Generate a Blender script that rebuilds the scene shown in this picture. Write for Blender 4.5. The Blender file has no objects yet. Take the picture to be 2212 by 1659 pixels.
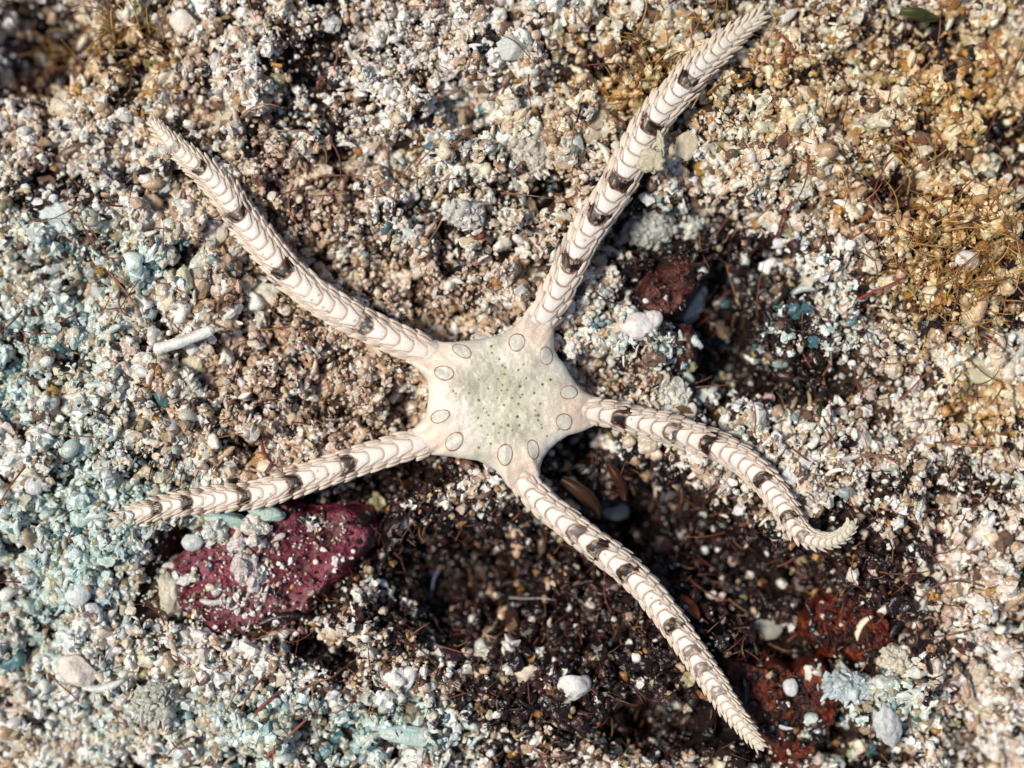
import bpy, math
import numpy as np
from mathutils import Vector

R = math.radians
# ------------------------------------------------------------------ camera
scene = bpy.context.scene
COL = scene.collection
cam_d = bpy.data.cameras.new("camera")
cam = bpy.data.objects.new("camera", cam_d)
COL.objects.link(cam)
ZF = 0.30                      # height of the plane in focus
DIST = 14.222                  # camera height above it: 10.24 units across the frame
cam.location = (0, 0, ZF + DIST)
cam.rotation_euler = (0, 0, 0)
cam_d.lens = 50
cam_d.sensor_width = 36
cam_d.clip_start = 0.1
cam_d.clip_end = 500
cam_d.dof.use_dof = True
cam_d.dof.focus_distance = DIST
cam_d.dof.aperture_fstop = 0.075
scene.camera = cam

# ------------------------------------------------------------------ sky and sun
SUN_EL, SUN_AZ = 58.0, 178.0     # light comes from the left, softened by the water above
world = bpy.data.worlds.new("World")
scene.world = world
world.use_nodes = True
wn = world.node_tree
bg = wn.nodes["Background"]
sky = wn.nodes.new("ShaderNodeTexSky")
sky.sky_type = 'NISHITA'
sky.sun_disc = False
sky.sun_elevation = R(SUN_EL)
sky.sun_rotation = R(90 - SUN_AZ)
wn.links.new(sky.outputs[0], bg.inputs[0])
bg.inputs[1].default_value = 0.06
sd = bpy.data.lights.new("sun", 'SUN')
sd.energy = 3.2
sd.angle = R(13)
sd.color = (1.0, 0.905, 0.78)
sun = bpy.data.objects.new("sun", sd)
COL.objects.link(sun)
_d = Vector((math.cos(R(SUN_EL)) * math.cos(R(SUN_AZ)), math.cos(R(SUN_EL)) * math.sin(R(SUN_AZ)), math.sin(R(SUN_EL))))
sun.rotation_euler = _d.to_track_quat('Z', 'Y').to_euler()
scene.view_settings.view_transform = 'Standard'
scene.view_settings.look = 'None'
scene.view_settings.exposure = 0.24
scene.view_settings.gamma = 1

# ------------------------------------------------------------------ numeric helpers
rng = np.random.default_rng(7)

def P(x, y):
    """photo display coordinates (2212 wide) to scene x, y on the seabed"""
    return (np.asarray(x, float) / 2.16 - 512) / 100.0, (384 - np.asarray(y, float) / 2.16) / 100.0

def U(v):
    return v / 216.0

def _hash(i, j, k, seed):
    h = (i.astype(np.int64) * 374761393 + j.astype(np.int64) * 668265263 + k.astype(np.int64) * 1274126177 + seed * 974711) & 0xffffffff
    h = ((h ^ (h >> 13)) * 1274126177) & 0xffffffff
    h = (h ^ (h >> 16)) & 0xffffffff
    return h.astype(np.float64) / 4294967295.0 * 2 - 1

def noise3(x, y, z, seed=0):
    x, y, z = np.broadcast_arrays(np.asarray(x, float), np.asarray(y, float), np.asarray(z, float))
    xi, yi, zi = np.floor(x), np.floor(y), np.floor(z)
    fx, fy, fz = x - xi, y - yi, z - zi
    fx, fy, fz = [f * f * (3 - 2 * f) for f in (fx, fy, fz)]
    out = 0
    for a in (0, 1):
        wx = fx if a else 1 - fx
        for b in (0, 1):
            wy = fy if b else 1 - fy
            for c in (0, 1):
                wz = fz if c else 1 - fz
                out = out + wx * wy * wz * _hash(xi + a, yi + b, zi + c, seed)
    return out

def fbm(x, y, z=0.0, seed=0, octaves=4):
    s, a, t = 0, 1.0, 0
    for o in range(octaves):
        s = s + a * noise3(x * 2 ** o, y * 2 ** o, np.asarray(z) * 2 ** o, seed + o * 17)
        t += a
        a *= 0.5
    return s / t

def smooth(a, b, x):
    t = np.clip((x - a) / (b - a), 0, 1)
    return t * t * (3 - 2 * t)

def gauss(x, y, spots):
    """sum of soft spots given in display coordinates (cx, cy, rx, ry, amount[, angle])"""
    s = 0
    for sp in spots:
        cx, cy, rx, ry, am = sp[:5]
        ang = R(sp[5]) if len(sp) > 5 else 0
        px, py = P(cx, cy)
        dx, dy = x - px, -(y - py)
        u = dx * math.cos(ang) + dy * math.sin(ang)
        v = -dx * math.sin(ang) + dy * math.cos(ang)
        q = (u / U(rx)) ** 2 + (v / U(ry)) ** 2
        s = s + am * np.exp(-q * q * 0.7)
    return s

# ------------------------------------------------------------------ mesh building
class Mesh:
    """collects vertices, faces and one colour per vertex, then links them as one mesh object"""
    def __init__(self):
        self.v, self.c, self.f, self.s = [], [], [], []
        self.n = 0
    def add(self, v, f, col, smooth_face=True):
        v = np.asarray(v, float)
        f = np.asarray(f, np.int64)
        col = np.asarray(col, float)
        if col.ndim == 1:
            col = np.repeat(col[None, :3], len(v), 0)
        self.v.append(v)
        self.c.append(col[:, :3])
        self.f.append(f + self.n)
        self.s.append(np.full(len(f), smooth_face, bool))
        self.n += len(v)
    def build(self, name, mat, parent=None, origin=None):
        me = bpy.data.meshes.new(name)
        v = np.concatenate(self.v)
        if origin is not None:
            v = v - np.asarray(origin, float)
        c = np.concatenate(self.c)
        me.vertices.add(len(v))
        me.vertices.foreach_set("co", v.astype(np.float32).ravel())
        sizes = np.concatenate([np.full(len(f), f.shape[1], np.int32) for f in self.f])
        loops = np.concatenate([f.ravel() for f in self.f]).astype(np.int32)
        me.loops.add(len(loops))
        me.loops.foreach_set("vertex_index", loops)
        me.polygons.add(len(sizes))
        starts = np.concatenate([[0], np.cumsum(sizes)[:-1]]).astype(np.int32)
        me.polygons.foreach_set("loop_start", starts)
        me.polygons.foreach_set("use_smooth", np.concatenate(self.s))
        me.update(calc_edges=True)
        at = me.color_attributes.new("tint", 'FLOAT_COLOR', 'POINT')
        rgba = np.ones((len(v), 4), np.float32)
        rgba[:, :3] = np.clip(c, 0.002, 1)
        at.data.foreach_set("color", rgba.ravel())
        me.materials.append(mat)
        o = bpy.data.objects.new(name, me)
        COL.objects.link(o)
        if origin is not None:
            o.location = origin
        if parent is not None:
            o.parent = parent
            o.location = (0, 0, 0) if origin is None else o.location
        return o

def tag(o, label, cat, group=None, kind=None):
    if label: o['label'] = label
    if cat: o['category'] = cat
    if group: o['group'] = group
    if kind: o['kind'] = kind
    return o

def ico(sub):
    import bmesh
    bm = bmesh.new()
    bmesh.ops.create_icosphere(bm, subdivisions=sub, radius=1.0)
    v = np.array([list(p.co) for p in bm.verts])
    f = np.array([[q.index for q in t.verts] for t in bm.faces])
    bm.free()
    return v, f
ICO = {k: ico(k) for k in (1, 2, 3, 4, 5)}

def rotmats(n, r, flat=0.0):
    """n random rotation matrices; flat = share of grains left lying nearly level"""
    q = r.normal(size=(n, 4))
    lv = r.random(n) < flat
    q[lv, 1] *= 0.22
    q[lv, 2] *= 0.22
    q /= np.linalg.norm(q, axis=1)[:, None]
    w, x, y, z = q.T
    return np.stack([np.stack([1 - 2 * (y * y + z * z), 2 * (x * y - z * w), 2 * (x * z + y * w)], 1),
                     np.stack([2 * (x * y + z * w), 1 - 2 * (x * x + z * z), 2 * (y * z - x * w)], 1),
                     np.stack([2 * (x * z - y * w), 2 * (y * z + x * w), 1 - 2 * (x * x + y * y)], 1)], 1)

# ------------------------------------------------------------------ materials
def material(name, rough=0.5, spec=0.5, speckle=0.15, speckle_scale=40, bump=0.3, bump_scale=30, bump_dist=0.02,
             sss=0.0, sss_radius=(1, .6, .4), sss_scale=0.05, trans=0.0, coat=0.0):
    m = bpy.data.materials.new(name)
    m.use_nodes = True
    nt = m.node_tree
    b = nt.nodes["Principled BSDF"]
    at = nt.nodes.new("ShaderNodeAttribute")
    at.attribute_name = "tint"
    tc = nt.nodes.new("ShaderNodeTexCoord")
    nz = nt.nodes.new("ShaderNodeTexNoise")
    nz.inputs["Scale"].default_value = speckle_scale
    nz.inputs["Detail"].default_value = 3
    nt.links.new(tc.outputs["Object"], nz.inputs["Vector"])
    rp = nt.nodes.new("ShaderNodeMapRange")
    rp.inputs["From Min"].default_value = 0.3
    rp.inputs["From Max"].default_value = 0.7
    rp.inputs["To Min"].default_value = 1 - speckle
    rp.inputs["To Max"].default_value = 1 + speckle * 0.6
    nt.links.new(nz.outputs[0], rp.inputs["Value"])
    mx = nt.nodes.new("ShaderNodeVectorMath")
    mx.operation = 'SCALE'
    nt.links.new(at.outputs["Color"], mx.inputs[0])
    nt.links.new(rp.outputs[0], mx.inputs["Scale"])
    nt.links.new(mx.outputs[0], b.inputs["Base Color"])
    b.inputs["Roughness"].default_value = rough
    b.inputs["Specular IOR Level"].default_value = spec
    if coat:
        b.inputs["Coat Weight"].default_value = coat
        b.inputs["Coat Roughness"].default_value = 0.12
    if sss:
        b.inputs["Subsurface Weight"].default_value = sss
        b.inputs["Subsurface Radius"].default_value = sss_radius
        b.inputs["Subsurface Scale"].default_value = sss_scale
    if trans:
        b.inputs["Transmission Weight"].default_value = trans
        b.inputs["IOR"].default_value = 1.2
    if bump:
        bn = nt.nodes.new("ShaderNodeTexNoise")
        bn.inputs["Scale"].default_value = bump_scale
        bn.inputs["Detail"].default_value = 4
        nt.links.new(tc.outputs["Object"], bn.inputs["Vector"])
        bp = nt.nodes.new("ShaderNodeBump")
        bp.inputs["Strength"].default_value = bump
        bp.inputs["Distance"].default_value = bump_dist
        nt.links.new(bn.outputs[0], bp.inputs["Height"])
        nt.links.new(bp.outputs[0], b.inputs["Normal"])
    return m

M_GRAIN = material("coral_sand_grains", rough=0.27, spec=0.75, speckle=0.22, speckle_scale=38, bump=0.5, bump_scale=45, bump_dist=0.02)
M_BED = material("dark_silt", rough=0.8, spec=0.2, speckle=0.5, speckle_scale=14, bump=0.8, bump_scale=20, bump_dist=0.05)
M_SKIN = material("star_skin", rough=0.33, spec=0.45, speckle=0.12, speckle_scale=45, bump=0.45, bump_scale=75, bump_dist=0.012, sss=0.3, sss_scale=0.035)
M_SPINE = material("star_spines", rough=0.4, spec=0.5, speckle=0.06, speckle_scale=60, bump=0, sss=0.3, sss_scale=0.02)
M_CHIP = material("coral_chips", rough=0.42, spec=0.5, speckle=0.16, speckle_scale=22, bump=0.6, bump_scale=32, bump_dist=0.02, sss=0.15, sss_scale=0.04)
M_CRUST = material("coralline_crust", rough=0.45, spec=0.45, speckle=0.45, speckle_scale=16, bump=1.0, bump_scale=24, bump_dist=0.04)
M_ALGA = material("algae", rough=0.5, spec=0.4, speckle=0.25, speckle_scale=12, bump=0, trans=0.0)

# ------------------------------------------------------------------ the star's plan
# outline centre line, half width (spines included) and roll of every arm, in display coordinates
ARMS = {
 'UL': dict(pts=[(985,790),(950,772),(916,759),(837,724),(754,682),(702,652),(655,618),(612,578),(580,540),(548,500),(520,465),(495,428),(470,397),(442,370),(412,345),(385,322),(358,296),(338,274),(326,258)],
            w=[(0,36),(.12,36),(.5,40),(.72,35),(.9,22),(1,6)], pitch=(33,13), roll=-4, dz=[(0,.0),(.4,.02),(.8,.0),(1,-.08)],
            dark=[(806,712,.6),(627,598,1),(519,465,1),(442,371,.8),(386,323,.3)], spine=1.1),
 'UR': dict(pts=[(1125,745),(1150,712),(1172,685),(1190,655),(1206,625),(1221,594),(1235,562),(1252,528),(1272,494),(1298,455),(1328,410),(1352,362),(1376,318),(1403,274),(1432,232),(1462,200),(1498,158),(1535,122),(1575,86),(1615,54),(1655,24)],
            w=[(0,36),(.2,35),(.5,42),(.70,36),(.86,25),(1,5)], pitch=(31,19), roll=4, dz=[(0,.0),(.4,.05),(.75,.05),(1,-.12)],
            dark=[(1235,575,1),(1277,480,.8),(1332,408,1),(1405,270,1),(1480,184,.9)], spine=1.25),
 'R': dict(pts=[(1205,880),(1245,886),(1285,889),(1330,896),(1379,908),(1431,921),(1483,938),(1532,955),(1575,976),(1615,1003),(1650,1035),(1676,1068),(1697,1100),(1714,1131),(1736,1154),(1765,1167),(1797,1167),(1822,1155),(1837,1137),(1840,1124)],
            w=[(0,32),(.1,32),(.35,36),(.6,34),(.75,30),(.85,22),(.93,17),(1,13)], pitch=(30,10), roll=18, dz=[(0,.0),(.5,.02),(1,.12)],
            dark=[(1350,892,1),(1457,925,.6),(1532,950,1),(1644,1018,.9),(1706,1115,.8),(1740,1150,.4)], spine=1.0),
 'LR': dict(pts=[(1105,975),(1118,1008),(1135,1042),(1158,1070),(1184,1095),(1215,1120),(1246,1145),(1278,1170),(1310,1194),(1343,1220),(1374,1248),(1401,1277),(1424,1306),(1446,1336),(1467,1365),(1488,1395),(1508,1425),(1528,1455),(1549,1487),(1572,1522),(1597,1556),(1625,1592),(1650,1622)],
            w=[(0,37),(.12,34),(.35,37),(.6,33),(.8,28),(.93,18),(1,7)], pitch=(30,14), roll=16, dz=[(0,.0),(.5,.04),(1,.08)],
            dark=[(1246,1126,.5),(1285,1164,.8),(1357,1224,.9),(1458,1336,.8),(1497,1400,.4),(1520,1436,.4),(1548,1480,.3)], spine=.95),
 'LL': dict(pts=[(985,925),(945,945),(907,958),(882,963),(851,972),(820,981),(788,990),(760,1000),(729,1010),(699,1021),(670,1030),(641,1041),(612,1050),(584,1060),(559,1066),(532,1071),(482,1076),(440,1081),(402,1086),(361,1093),(320,1103),(280,1113),(235,1127),(190,1143)],
            w=[(0,36),(.12,34),(.3,35),(.55,31),(.8,23),(.95,13),(1,6)], pitch=(33,15), roll=4, dz=[(0,.0),(.5,.03),(.8,-.02),(1,-.16)],
            dark=[(760,998,.7),(641,1040,1),(532,1070,1),(422,1083,1),(341,1098,1),(268,1116,.7)], spine=1.0),
}
def spline(pts, n):
    p = np.array(pts, float)
    d = np.concatenate([[0], np.cumsum(np.linalg.norm(np.diff(p, axis=0), axis=1))])
    # Catmull-Rom resampling by arc length
    pp = np.vstack([2 * p[0] - p[1], p, 2 * p[-1] - p[-2]])
    out = []
    for i in range(len(p) - 1):
        a, b, c, e = pp[i], pp[i + 1], pp[i + 2], pp[i + 3]
        t = np.linspace(0, 1, 24, endpoint=False)[:, None]
        out.append(0.5 * (2 * b + (c - a) * t + (2 * a - 5 * b + 4 * c - e) * t ** 2 + (3 * b - a - 3 * c + e) * t ** 3))
    out.append(p[-1:])
    q = np.vstack(out)
    d = np.concatenate([[0], np.cumsum(np.linalg.norm(np.diff(q, axis=0), axis=1))])
    s = np.linspace(0, d[-1], n)
    return np.stack([np.interp(s, d, q[:, 0]), np.interp(s, d, q[:, 1])], 1), d[-1]

DISC_Z, DISC_H = 0.20, 0.30
_dz = [(1040,150),(1080,60),(1200,40),(1330,110),(1296,210),(1296,340),(1302,440),(1340,510),(1395,575),(1440,655),(1500,745),(1570,810),(1660,850),(1700,960),(1650,1090),(1560,1140),(1430,1175),(1340,1230),(1260,1300),(1205,1380),(1180,1460),
       (1185,1540),(1120,1640),(1000,1680),(900,1620),(855,1540),(800,1480),(730,1432),(640,1395),(540,1380),(420,1362),(330,1352),(240,1345),(120,1370),(30,1300),(40,1170),(110,1100),(165,1045),(200,985),(216,880),(222,790),(212,710),(170,650),(110,600),(20,520),(70,420),(150,360),
       (240,352),(340,376),(450,375),(560,362),(700,345),(850,308),(960,240),(1010,190)]
DISC = np.array([(x / 3.965 + 869.1, y / 3.965 + 643.8) for x, y in _dz])
DC = np.array([1088.0, 868.0])

ARMLINE = {}
for k, A in ARMS.items():
    q, L = spline(A['pts'], 240)
    t = np.linspace(0, 1, 240)
    w = np.interp(t, *zip(*A['w']))
    z = DISC_Z - 0.03 + np.interp(t, *zip(*A['dz']))
    x, y = P(q[:, 0], q[:, 1])
    g = (ZF + DIST - z) / DIST
    ARMLINE[k] = (x * g, y * g, z, U(w))

def star_distance(x, y, along=False):
    """distance to the star's outline (negative inside) and height of its middle there"""
    x, y = np.asarray(x, float), np.asarray(y, float)
    best = np.full(x.shape, 99.0)
    zz = np.zeros(x.shape)
    ww = np.full(x.shape, .15)
    tt = np.zeros(x.shape)
    for key, (ax, ay, az, aw) in ARMLINE.items():
        curled = key in ('R', 'LR')
        for i in range(0, 240, 3):
            d = np.hypot(x - ax[i], y - ay[i]) - aw[i] * 0.93
            m = d < best
            best = np.where(m, d, best)
            zz = np.where(m, az[i], zz)
            ww = np.where(m, aw[i], ww)
            tt = np.where(m, min(i / 240, .5) if curled else i / 240, tt)
    # disc: polar outline
    ox, oy = P(DISC[:, 0], DISC[:, 1])
    cx, cy = P(*DC)
    a0 = np.arctan2(oy - cy, ox - cx)
    r0 = np.hypot(ox - cx, oy - cy)
    o = np.argsort(a0)
    rr = np.interp(np.arctan2(y - cy, x - cx), a0[o], r0[o], period=2 * math.pi)
    d = np.hypot(x - cx, y - cy) - rr
    m = d < best
    if along:
        return np.where(m, d, best), np.where(m, DISC_Z, zz), np.where(m, .3, ww), np.where(m, 0, tt)
    return np.where(m, d, best), np.where(m, DISC_Z, zz), np.where(m, .3, ww)

# ------------------------------------------------------------------ the seabed's relief and its patches
HOLES = [(20,60,110,110,.8),(1560,700,90,120,.55),(1470,480,150,40,.35,-10),(1640,560,90,60,.45),(1600,800,110,60,.45),(1180,1080,0.1,0.1,0),
         (1330,1080,230,95,.45,25),(1480,1180,140,110,.5),(980,1290,170,110,.6,20),(1240,1290,170,90,.35,30),(1690,1290,120,100,.55),(1760,1440,90,60,.4),
         (1420,1590,110,60,.55),(1900,1400,70,60,.4),(850,1030,130,40,.35,-15),(640,1110,190,45,.42,-8),(380,1200,50,60,.35),(880,880,40,90,.25),(850,620,220,60,.22,35),
         (700,360,120,40,.22,-20),(1000,210,60,60,.3),(430,215,60,50,.35),(1290,800,60,40,.25),(1010,690,120,30,.25,-6),(1250,960,80,40,.4),(160,620,30,30,.2),
         (700,1420,90,25,.4,15),(1150,580,40,30,.25),(860,330,60,30,.25),(1650,460,60,30,.35),(1850,240,30,30,.25),(1300,560,30,60,.2),(560,560,50,30,.1)]
HOLES += [(1200,1180,240,80,.2,15),(1640,640,160,70,.22),(1520,1000,100,40,.15),(1700,1560,150,120,.38,30),(1860,1375,110,80,.2),(560,1240,230,120,.22,-12),(1060,1250,60,40,.3),(950,1300,60,50,.3),(1450,620,60,70,.1)]
MOUNDS = [(95,450,90,80,.1),(1300,440,60,60,.0),(1150,300,150,80,.12),(1500,1000,60,50,.1),(2100,560,180,160,.25),(250,880,160,120,.12),(1470,960,90,60,.15),
          (1450,740,100,50,.12),(300,1450,220,120,.12),(1880,1520,120,60,.15),(2000,1480,60,60,.1),(700,1500,160,80,.08)]
def terrain(x, y, fine=True):
    x, y = np.asarray(x, float), np.asarray(y, float)
    z = 0.16 * fbm(x / 1.3, y / 1.3, 3.1, 5, 3)
    if fine:
        z = z + 0.24 * fbm(x / .40, y / .40, 1.7, 9, 3) + 0.10 * noise3(x / .13, y / .13, 0.3, 31) + .07 * fbm(x * 4.2, y * 4.2, 0, 95, 3)
    z = z - gauss(x, y, HOLES) + gauss(x, y, MOUNDS) - .16 * smooth(.16, .42, fbm(x * 1.5, y * 1.5, 7.7, 88, 3))
    # towards the corners the bed falls away a little
    z = z - 0.045 * np.clip(np.hypot(x, y * 1.2) - 3.6, 0, 4) ** 2
    d, zs, w, tt = star_distance(x, y, True)
    k = (1 - smooth(-0.02, 0.30, d)) * (1 - .85 * smooth(.78, .92, tt))
    tgt = zs - 0.20 + 0.25 * (z - 0)
    z = z * (1 - k) + np.minimum(z, tgt) * k + 0
    rise = smooth(.30, .0, d) * 0
    return z + rise

DARK = [(1800,1230,220,110,.4),(1650,1580,260,90,.5),(2050,1400,120,120,.3),(1250,1560,300,90,.45),(400,330,40,60,.5),(20,70,90,120,1),(1230,1290,420,130,.9,22),(1000,1320,240,110,.9),(1400,1120,330,110,.85,30),(1700,1300,200,110,.85,20),(1450,1540,190,130,.6),
        (1620,1500,160,120,.8),(1560,690,80,140,1),(1640,600,120,110,.75),(1500,500,140,40,.6),(1700,760,110,90,.55),(1560,830,130,70,.4),(1180,1500,200,90,.42),(900,1180,140,70,.8),(640,1110,170,35,.8,-8),
        (880,1040,130,40,.7,-12),(1450,600,70,90,.85),(1860,1280,150,70,.55),(380,1200,40,50,.6),(1900,1390,110,80,.7),(2080,1050,150,60,.35),(680,1430,110,40,.6,15),
        (1500,1200,150,100,.8),(1990,1180,120,70,.35)]  # dark detritus, with shade of hollows and under-arm gaps put into the colour
BLUE = [(100,1000,330,620,.35),(500,1600,520,120,.3),(80,620,210,160,.55),(60,900,150,220,.6),(220,1180,230,130,.9),(90,1330,160,160,.5),(600,1600,300,90,.6),(900,1590,160,60,.9),(1880,1560,140,110,.8),(1000,330,150,120,.35),(860,480,60,40,.4),
        (1640,720,240,170,.6),(1460,500,110,70,.5),(640,1110,120,30,1.0),(330,560,120,60,.5),(1350,700,80,90,.35),(1450,1560,140,60,.5),(520,250,120,70,.25),(760,900,60,60,.0)]
GOLD = [(2110,560,190,150,1.0),(1900,250,360,230,.6),(2150,880,100,90,.7),(1500,90,260,120,.45),(1250,230,180,140,.3),(200,80,170,110,.6),(2120,150,160,160,.6),(1420,180,100,60,.7)]
PINK = [(620,820,260,190,.8),(760,620,230,120,.7),(1010,600,190,120,.6),(560,420,170,150,.7),(430,250,140,100,.5),(700,360,180,90,.6),(830,900,120,130,.9),(1350,820,110,60,.9),(430,900,150,120,.6),
        (560,1000,150,50,.6),(1150,1420,340,160,.5),(1050,1180,200,100,.6),(1980,1250,220,140,.6),(1420,1050,150,90,.7),(1990,1450,160,110,.6),(1300,1600,200,80,.4),(1230,400,80,80,.4)]

def darkness(x, y):
    p = smooth(.16, .42, fbm(np.asarray(x) * 1.5, np.asarray(y) * 1.5, 7.7, 88, 3))
    return np.clip(gauss(x, y, DARK) + .62 * p, 0, 1)  # pits of the relief get their shade in colour as well

# ------------------------------------------------------------------ seabed sheet
def build_seabed():
    nx, ny = 520, 420
    xs = np.linspace(-8.2, 8.2, nx)
    ys = np.linspace(-6.6, 6.6, ny)
    X, Y = np.meshgrid(xs, ys)
    Z = terrain(X, Y) - 0.085
    # the sheet flattens out and runs on to the far distance
    edge = np.maximum(smooth(6.9, 8.1, np.abs(X)), smooth(5.4, 6.5, np.abs(Y)))
    Z = Z * (1 - edge) - 0.3 * edge
    far = 70.0
    X[:, 0], X[:, -1] = -far, far
    Y[0, :], Y[-1, :] = -far, far
    v = np.stack([X.ravel(), Y.ravel(), Z.ravel()], 1)
    i = np.arange(nx * ny).reshape(ny, nx)
    f = np.stack([i[:-1, :-1].ravel(), i[:-1, 1:].ravel(), i[1:, 1:].ravel(), i[1:, :-1].ravel()], 1)
    x, y = v[:, 0], v[:, 1]
    dark = darkness(x, y)[:, None]
    n = (fbm(x * 1.6, y * 1.6, 0, 77, 4)[:, None] + 1) / 2
    sand = np.array([.06, .036, .024]) * (1 - n) + np.array([.13, .08, .052]) * n
    silt_shade = np.array([.008, .005, .004]) * (1 - n) + np.array([.028, .013, .010]) * n  # near-black in the hollows: shade painted over the dark silt
    c = sand * (1 - dark) + silt_shade * dark
    m = Mesh()
    m.add(v, f, c)
    tag(m.build("seabed", M_BED), None, None, kind='structure')
build_seabed()

# ---- crusts and sponges: thick lumpy sheets with their own outline
SHEETS = []
def sheet(name, label, cat, outline, ztop, thick, colour, mat, bump=.05, seed=0, rings=70, seg=260, fall=.84):
    o = np.array(outline, float)
    c0 = o.mean(0)
    cx, cy = P(*c0)
    ox, oy = P(o[:, 0], o[:, 1])
    a = np.arctan2(oy - cy, ox - cx)
    rr = np.hypot(ox - cx, oy - cy)
    s = np.argsort(a)
    th = np.linspace(-math.pi, math.pi, seg, endpoint=False)
    R0 = np.interp(th, a[s], rr[s], period=2 * math.pi)
    R0 = R0 * (1 + .20 * fbm(np.cos(th) * 3.5, np.sin(th) * 3.5, 0, seed, 4))
    rho = np.linspace(0.004, 1, rings) ** .8
    X = cx + np.cos(th)[None] * R0[None] * rho[:, None]
    Y = cy + np.sin(th)[None] * R0[None] * rho[:, None]
    def zf(x, y, q):
        return ztop + bump * 2.4 * fbm(x * 2.2, y * 2.2, 0, seed + 1, 4) + bump * 1.0 * fbm(x * 9, y * 9, 0, seed + 2, 4) - thick * smooth(fall, 1.0, q) ** 2
    SHEETS.append((cx, cy, R0, th, zf))
    Z = zf(X, Y, rho[:, None])
    Xb, Yb = X[-1:] * 1.0, Y[-1:] * 1.0
    v = np.stack([np.vstack([X, Xb, X[:1] * 0 + cx]).ravel(), np.vstack([Y, Yb, Y[:1] * 0 + cy]).ravel(),
                  np.vstack([Z, Z[-1:] - thick, Z[:1] * 0 + ztop - 2 * thick]).ravel()], 1)
    nr = rings + 2
    i = np.arange(nr * seg).reshape(nr, seg)
    f = np.stack([i[:-1].ravel(), i[1:].ravel(), np.roll(i, -1, 1)[1:].ravel(), np.roll(i, -1, 1)[:-1].ravel()], 1)
    m = Mesh()
    m.add(v, f, colour(v[:, 0], v[:, 1]))
    cap = np.array([[seg - 1 - k for k in range(seg)]])
    m.add(v[:seg], cap, colour(v[:seg, 0], v[:seg, 1]))
    ob = m.build(name, mat, origin=(float(cx), float(cy), float(ztop)))
    tag(ob, label, cat)
    return (cx, cy, R0, th, ztop)

def mixc(t, *cols):
    t = np.clip(t, 0, 1)[:, None] * (len(cols) - 1)
    out = 0
    for k, c in enumerate(cols):
        out = out + np.clip(1 - np.abs(t - k), 0, 1) * np.array(c)
    return out
def red_col(x, y):
    n = fbm(x * 2.6, y * 2.6, 0, 201, 4) * .8 + .5
    c = mixc(n, (.08,.014,.024), (.22,.028,.055), (.34,.085,.125))
    g = smooth(.28, .6, noise3(x * 9, y * 9, 0, 205)) * .5 + gauss(x, y, [(560,1330,90,40,.7)])
    g = np.clip(g, 0, .4)[:, None]
    return c * (1 - g) + np.array([.30,.17,.17]) * g
def orange_col(x, y):
    n = fbm(x * 5, y * 5, 0, 211, 3) * .9 + .45
    c = mixc(n, (.025,.005,.003), (.10,.012,.003), (.19,.026,.005))
    g = smooth(.45, .75, noise3(x * 18, y * 18, 0, 212))[:, None]
    return c * (1 - g * .7) + np.array([.32,.08,.012]) * g * .6
def maroon_col(x, y):
    n = fbm(x * 7, y * 7, 0, 221, 3) * .9 + .5
    return mixc(n, (.03,.010,.010), (.10,.028,.024), (.24,.10,.075))
def brown_col(x, y):
    n = fbm(x * 5, y * 5, 0, 231, 4) * .9 + .5
    return mixc(n, (.10,.05,.03), (.24,.13,.08), (.38,.25,.16))
sheet("coralline_crust", "magenta-red coralline crust below the lower left arm", "crust", [(318,1262),(350,1215),(400,1170),(470,1140),(540,1115),(640,1108),(720,1098),(790,1120),(800,1180),(760,1230),(700,1290),(640,1350),(560,1375),(490,1392),(400,1350),(330,1310)],
      -.06, .24, red_col, M_CRUST, .055, 3, 110, 420)
sheet("sponge", "dark orange sponge patch left of the pale fused clump", "sponge", [(1560,1440),(1640,1445),(1730,1470),(1800,1440),(1850,1490),(1840,1560),(1810,1640),(1740,1700),(1660,1640),(1600,1530)],
      -.16, .22, orange_col, M_CRUST, .05, 5, 90, 360)
sheet("sponge", "dark orange-red sponge knob above the fused clump at lower right", "sponge", [(1750,1350),(1800,1310),(1880,1305),(1940,1330),(1960,1400),(1920,1450),(1840,1430),(1770,1420)],
      -.12, .22, orange_col, M_CRUST, .06, 6, 80, 300)
sheet("maroon_crust", "granular maroon crust right of the upper right arm", "crust", [(1378,660),(1400,600),(1440,560),(1500,545),(1530,580),(1500,640),(1470,690),(1420,700)],
      -.03, .18, maroon_col, M_CRUST, .09, 7, 80, 300, fall=.45)
sheet("maroon_crust", "small maroon crust between the coral lump and the coral spike", "crust", [(1440,730),(1470,700),(1510,705),(1520,760),(1490,800),(1455,780)],
      -.06, .15, maroon_col, M_CRUST, .08, 8, 60, 200, fall=.45)

def surface(x, y):
    """top of whatever lies there: the bed or a crust"""
    x, y = np.asarray(x, float), np.asarray(y, float)
    z = terrain(x, y)
    for (sx, sy, R0, th, zf) in SHEETS:
        rho = np.hypot(x - sx, y - sy) / np.interp(np.arctan2(y - sy, x - sx), th, R0, period=2 * math.pi)
        z = np.where(rho < .96, np.maximum(z, zf(x, y, rho)), z)
    return z

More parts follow.
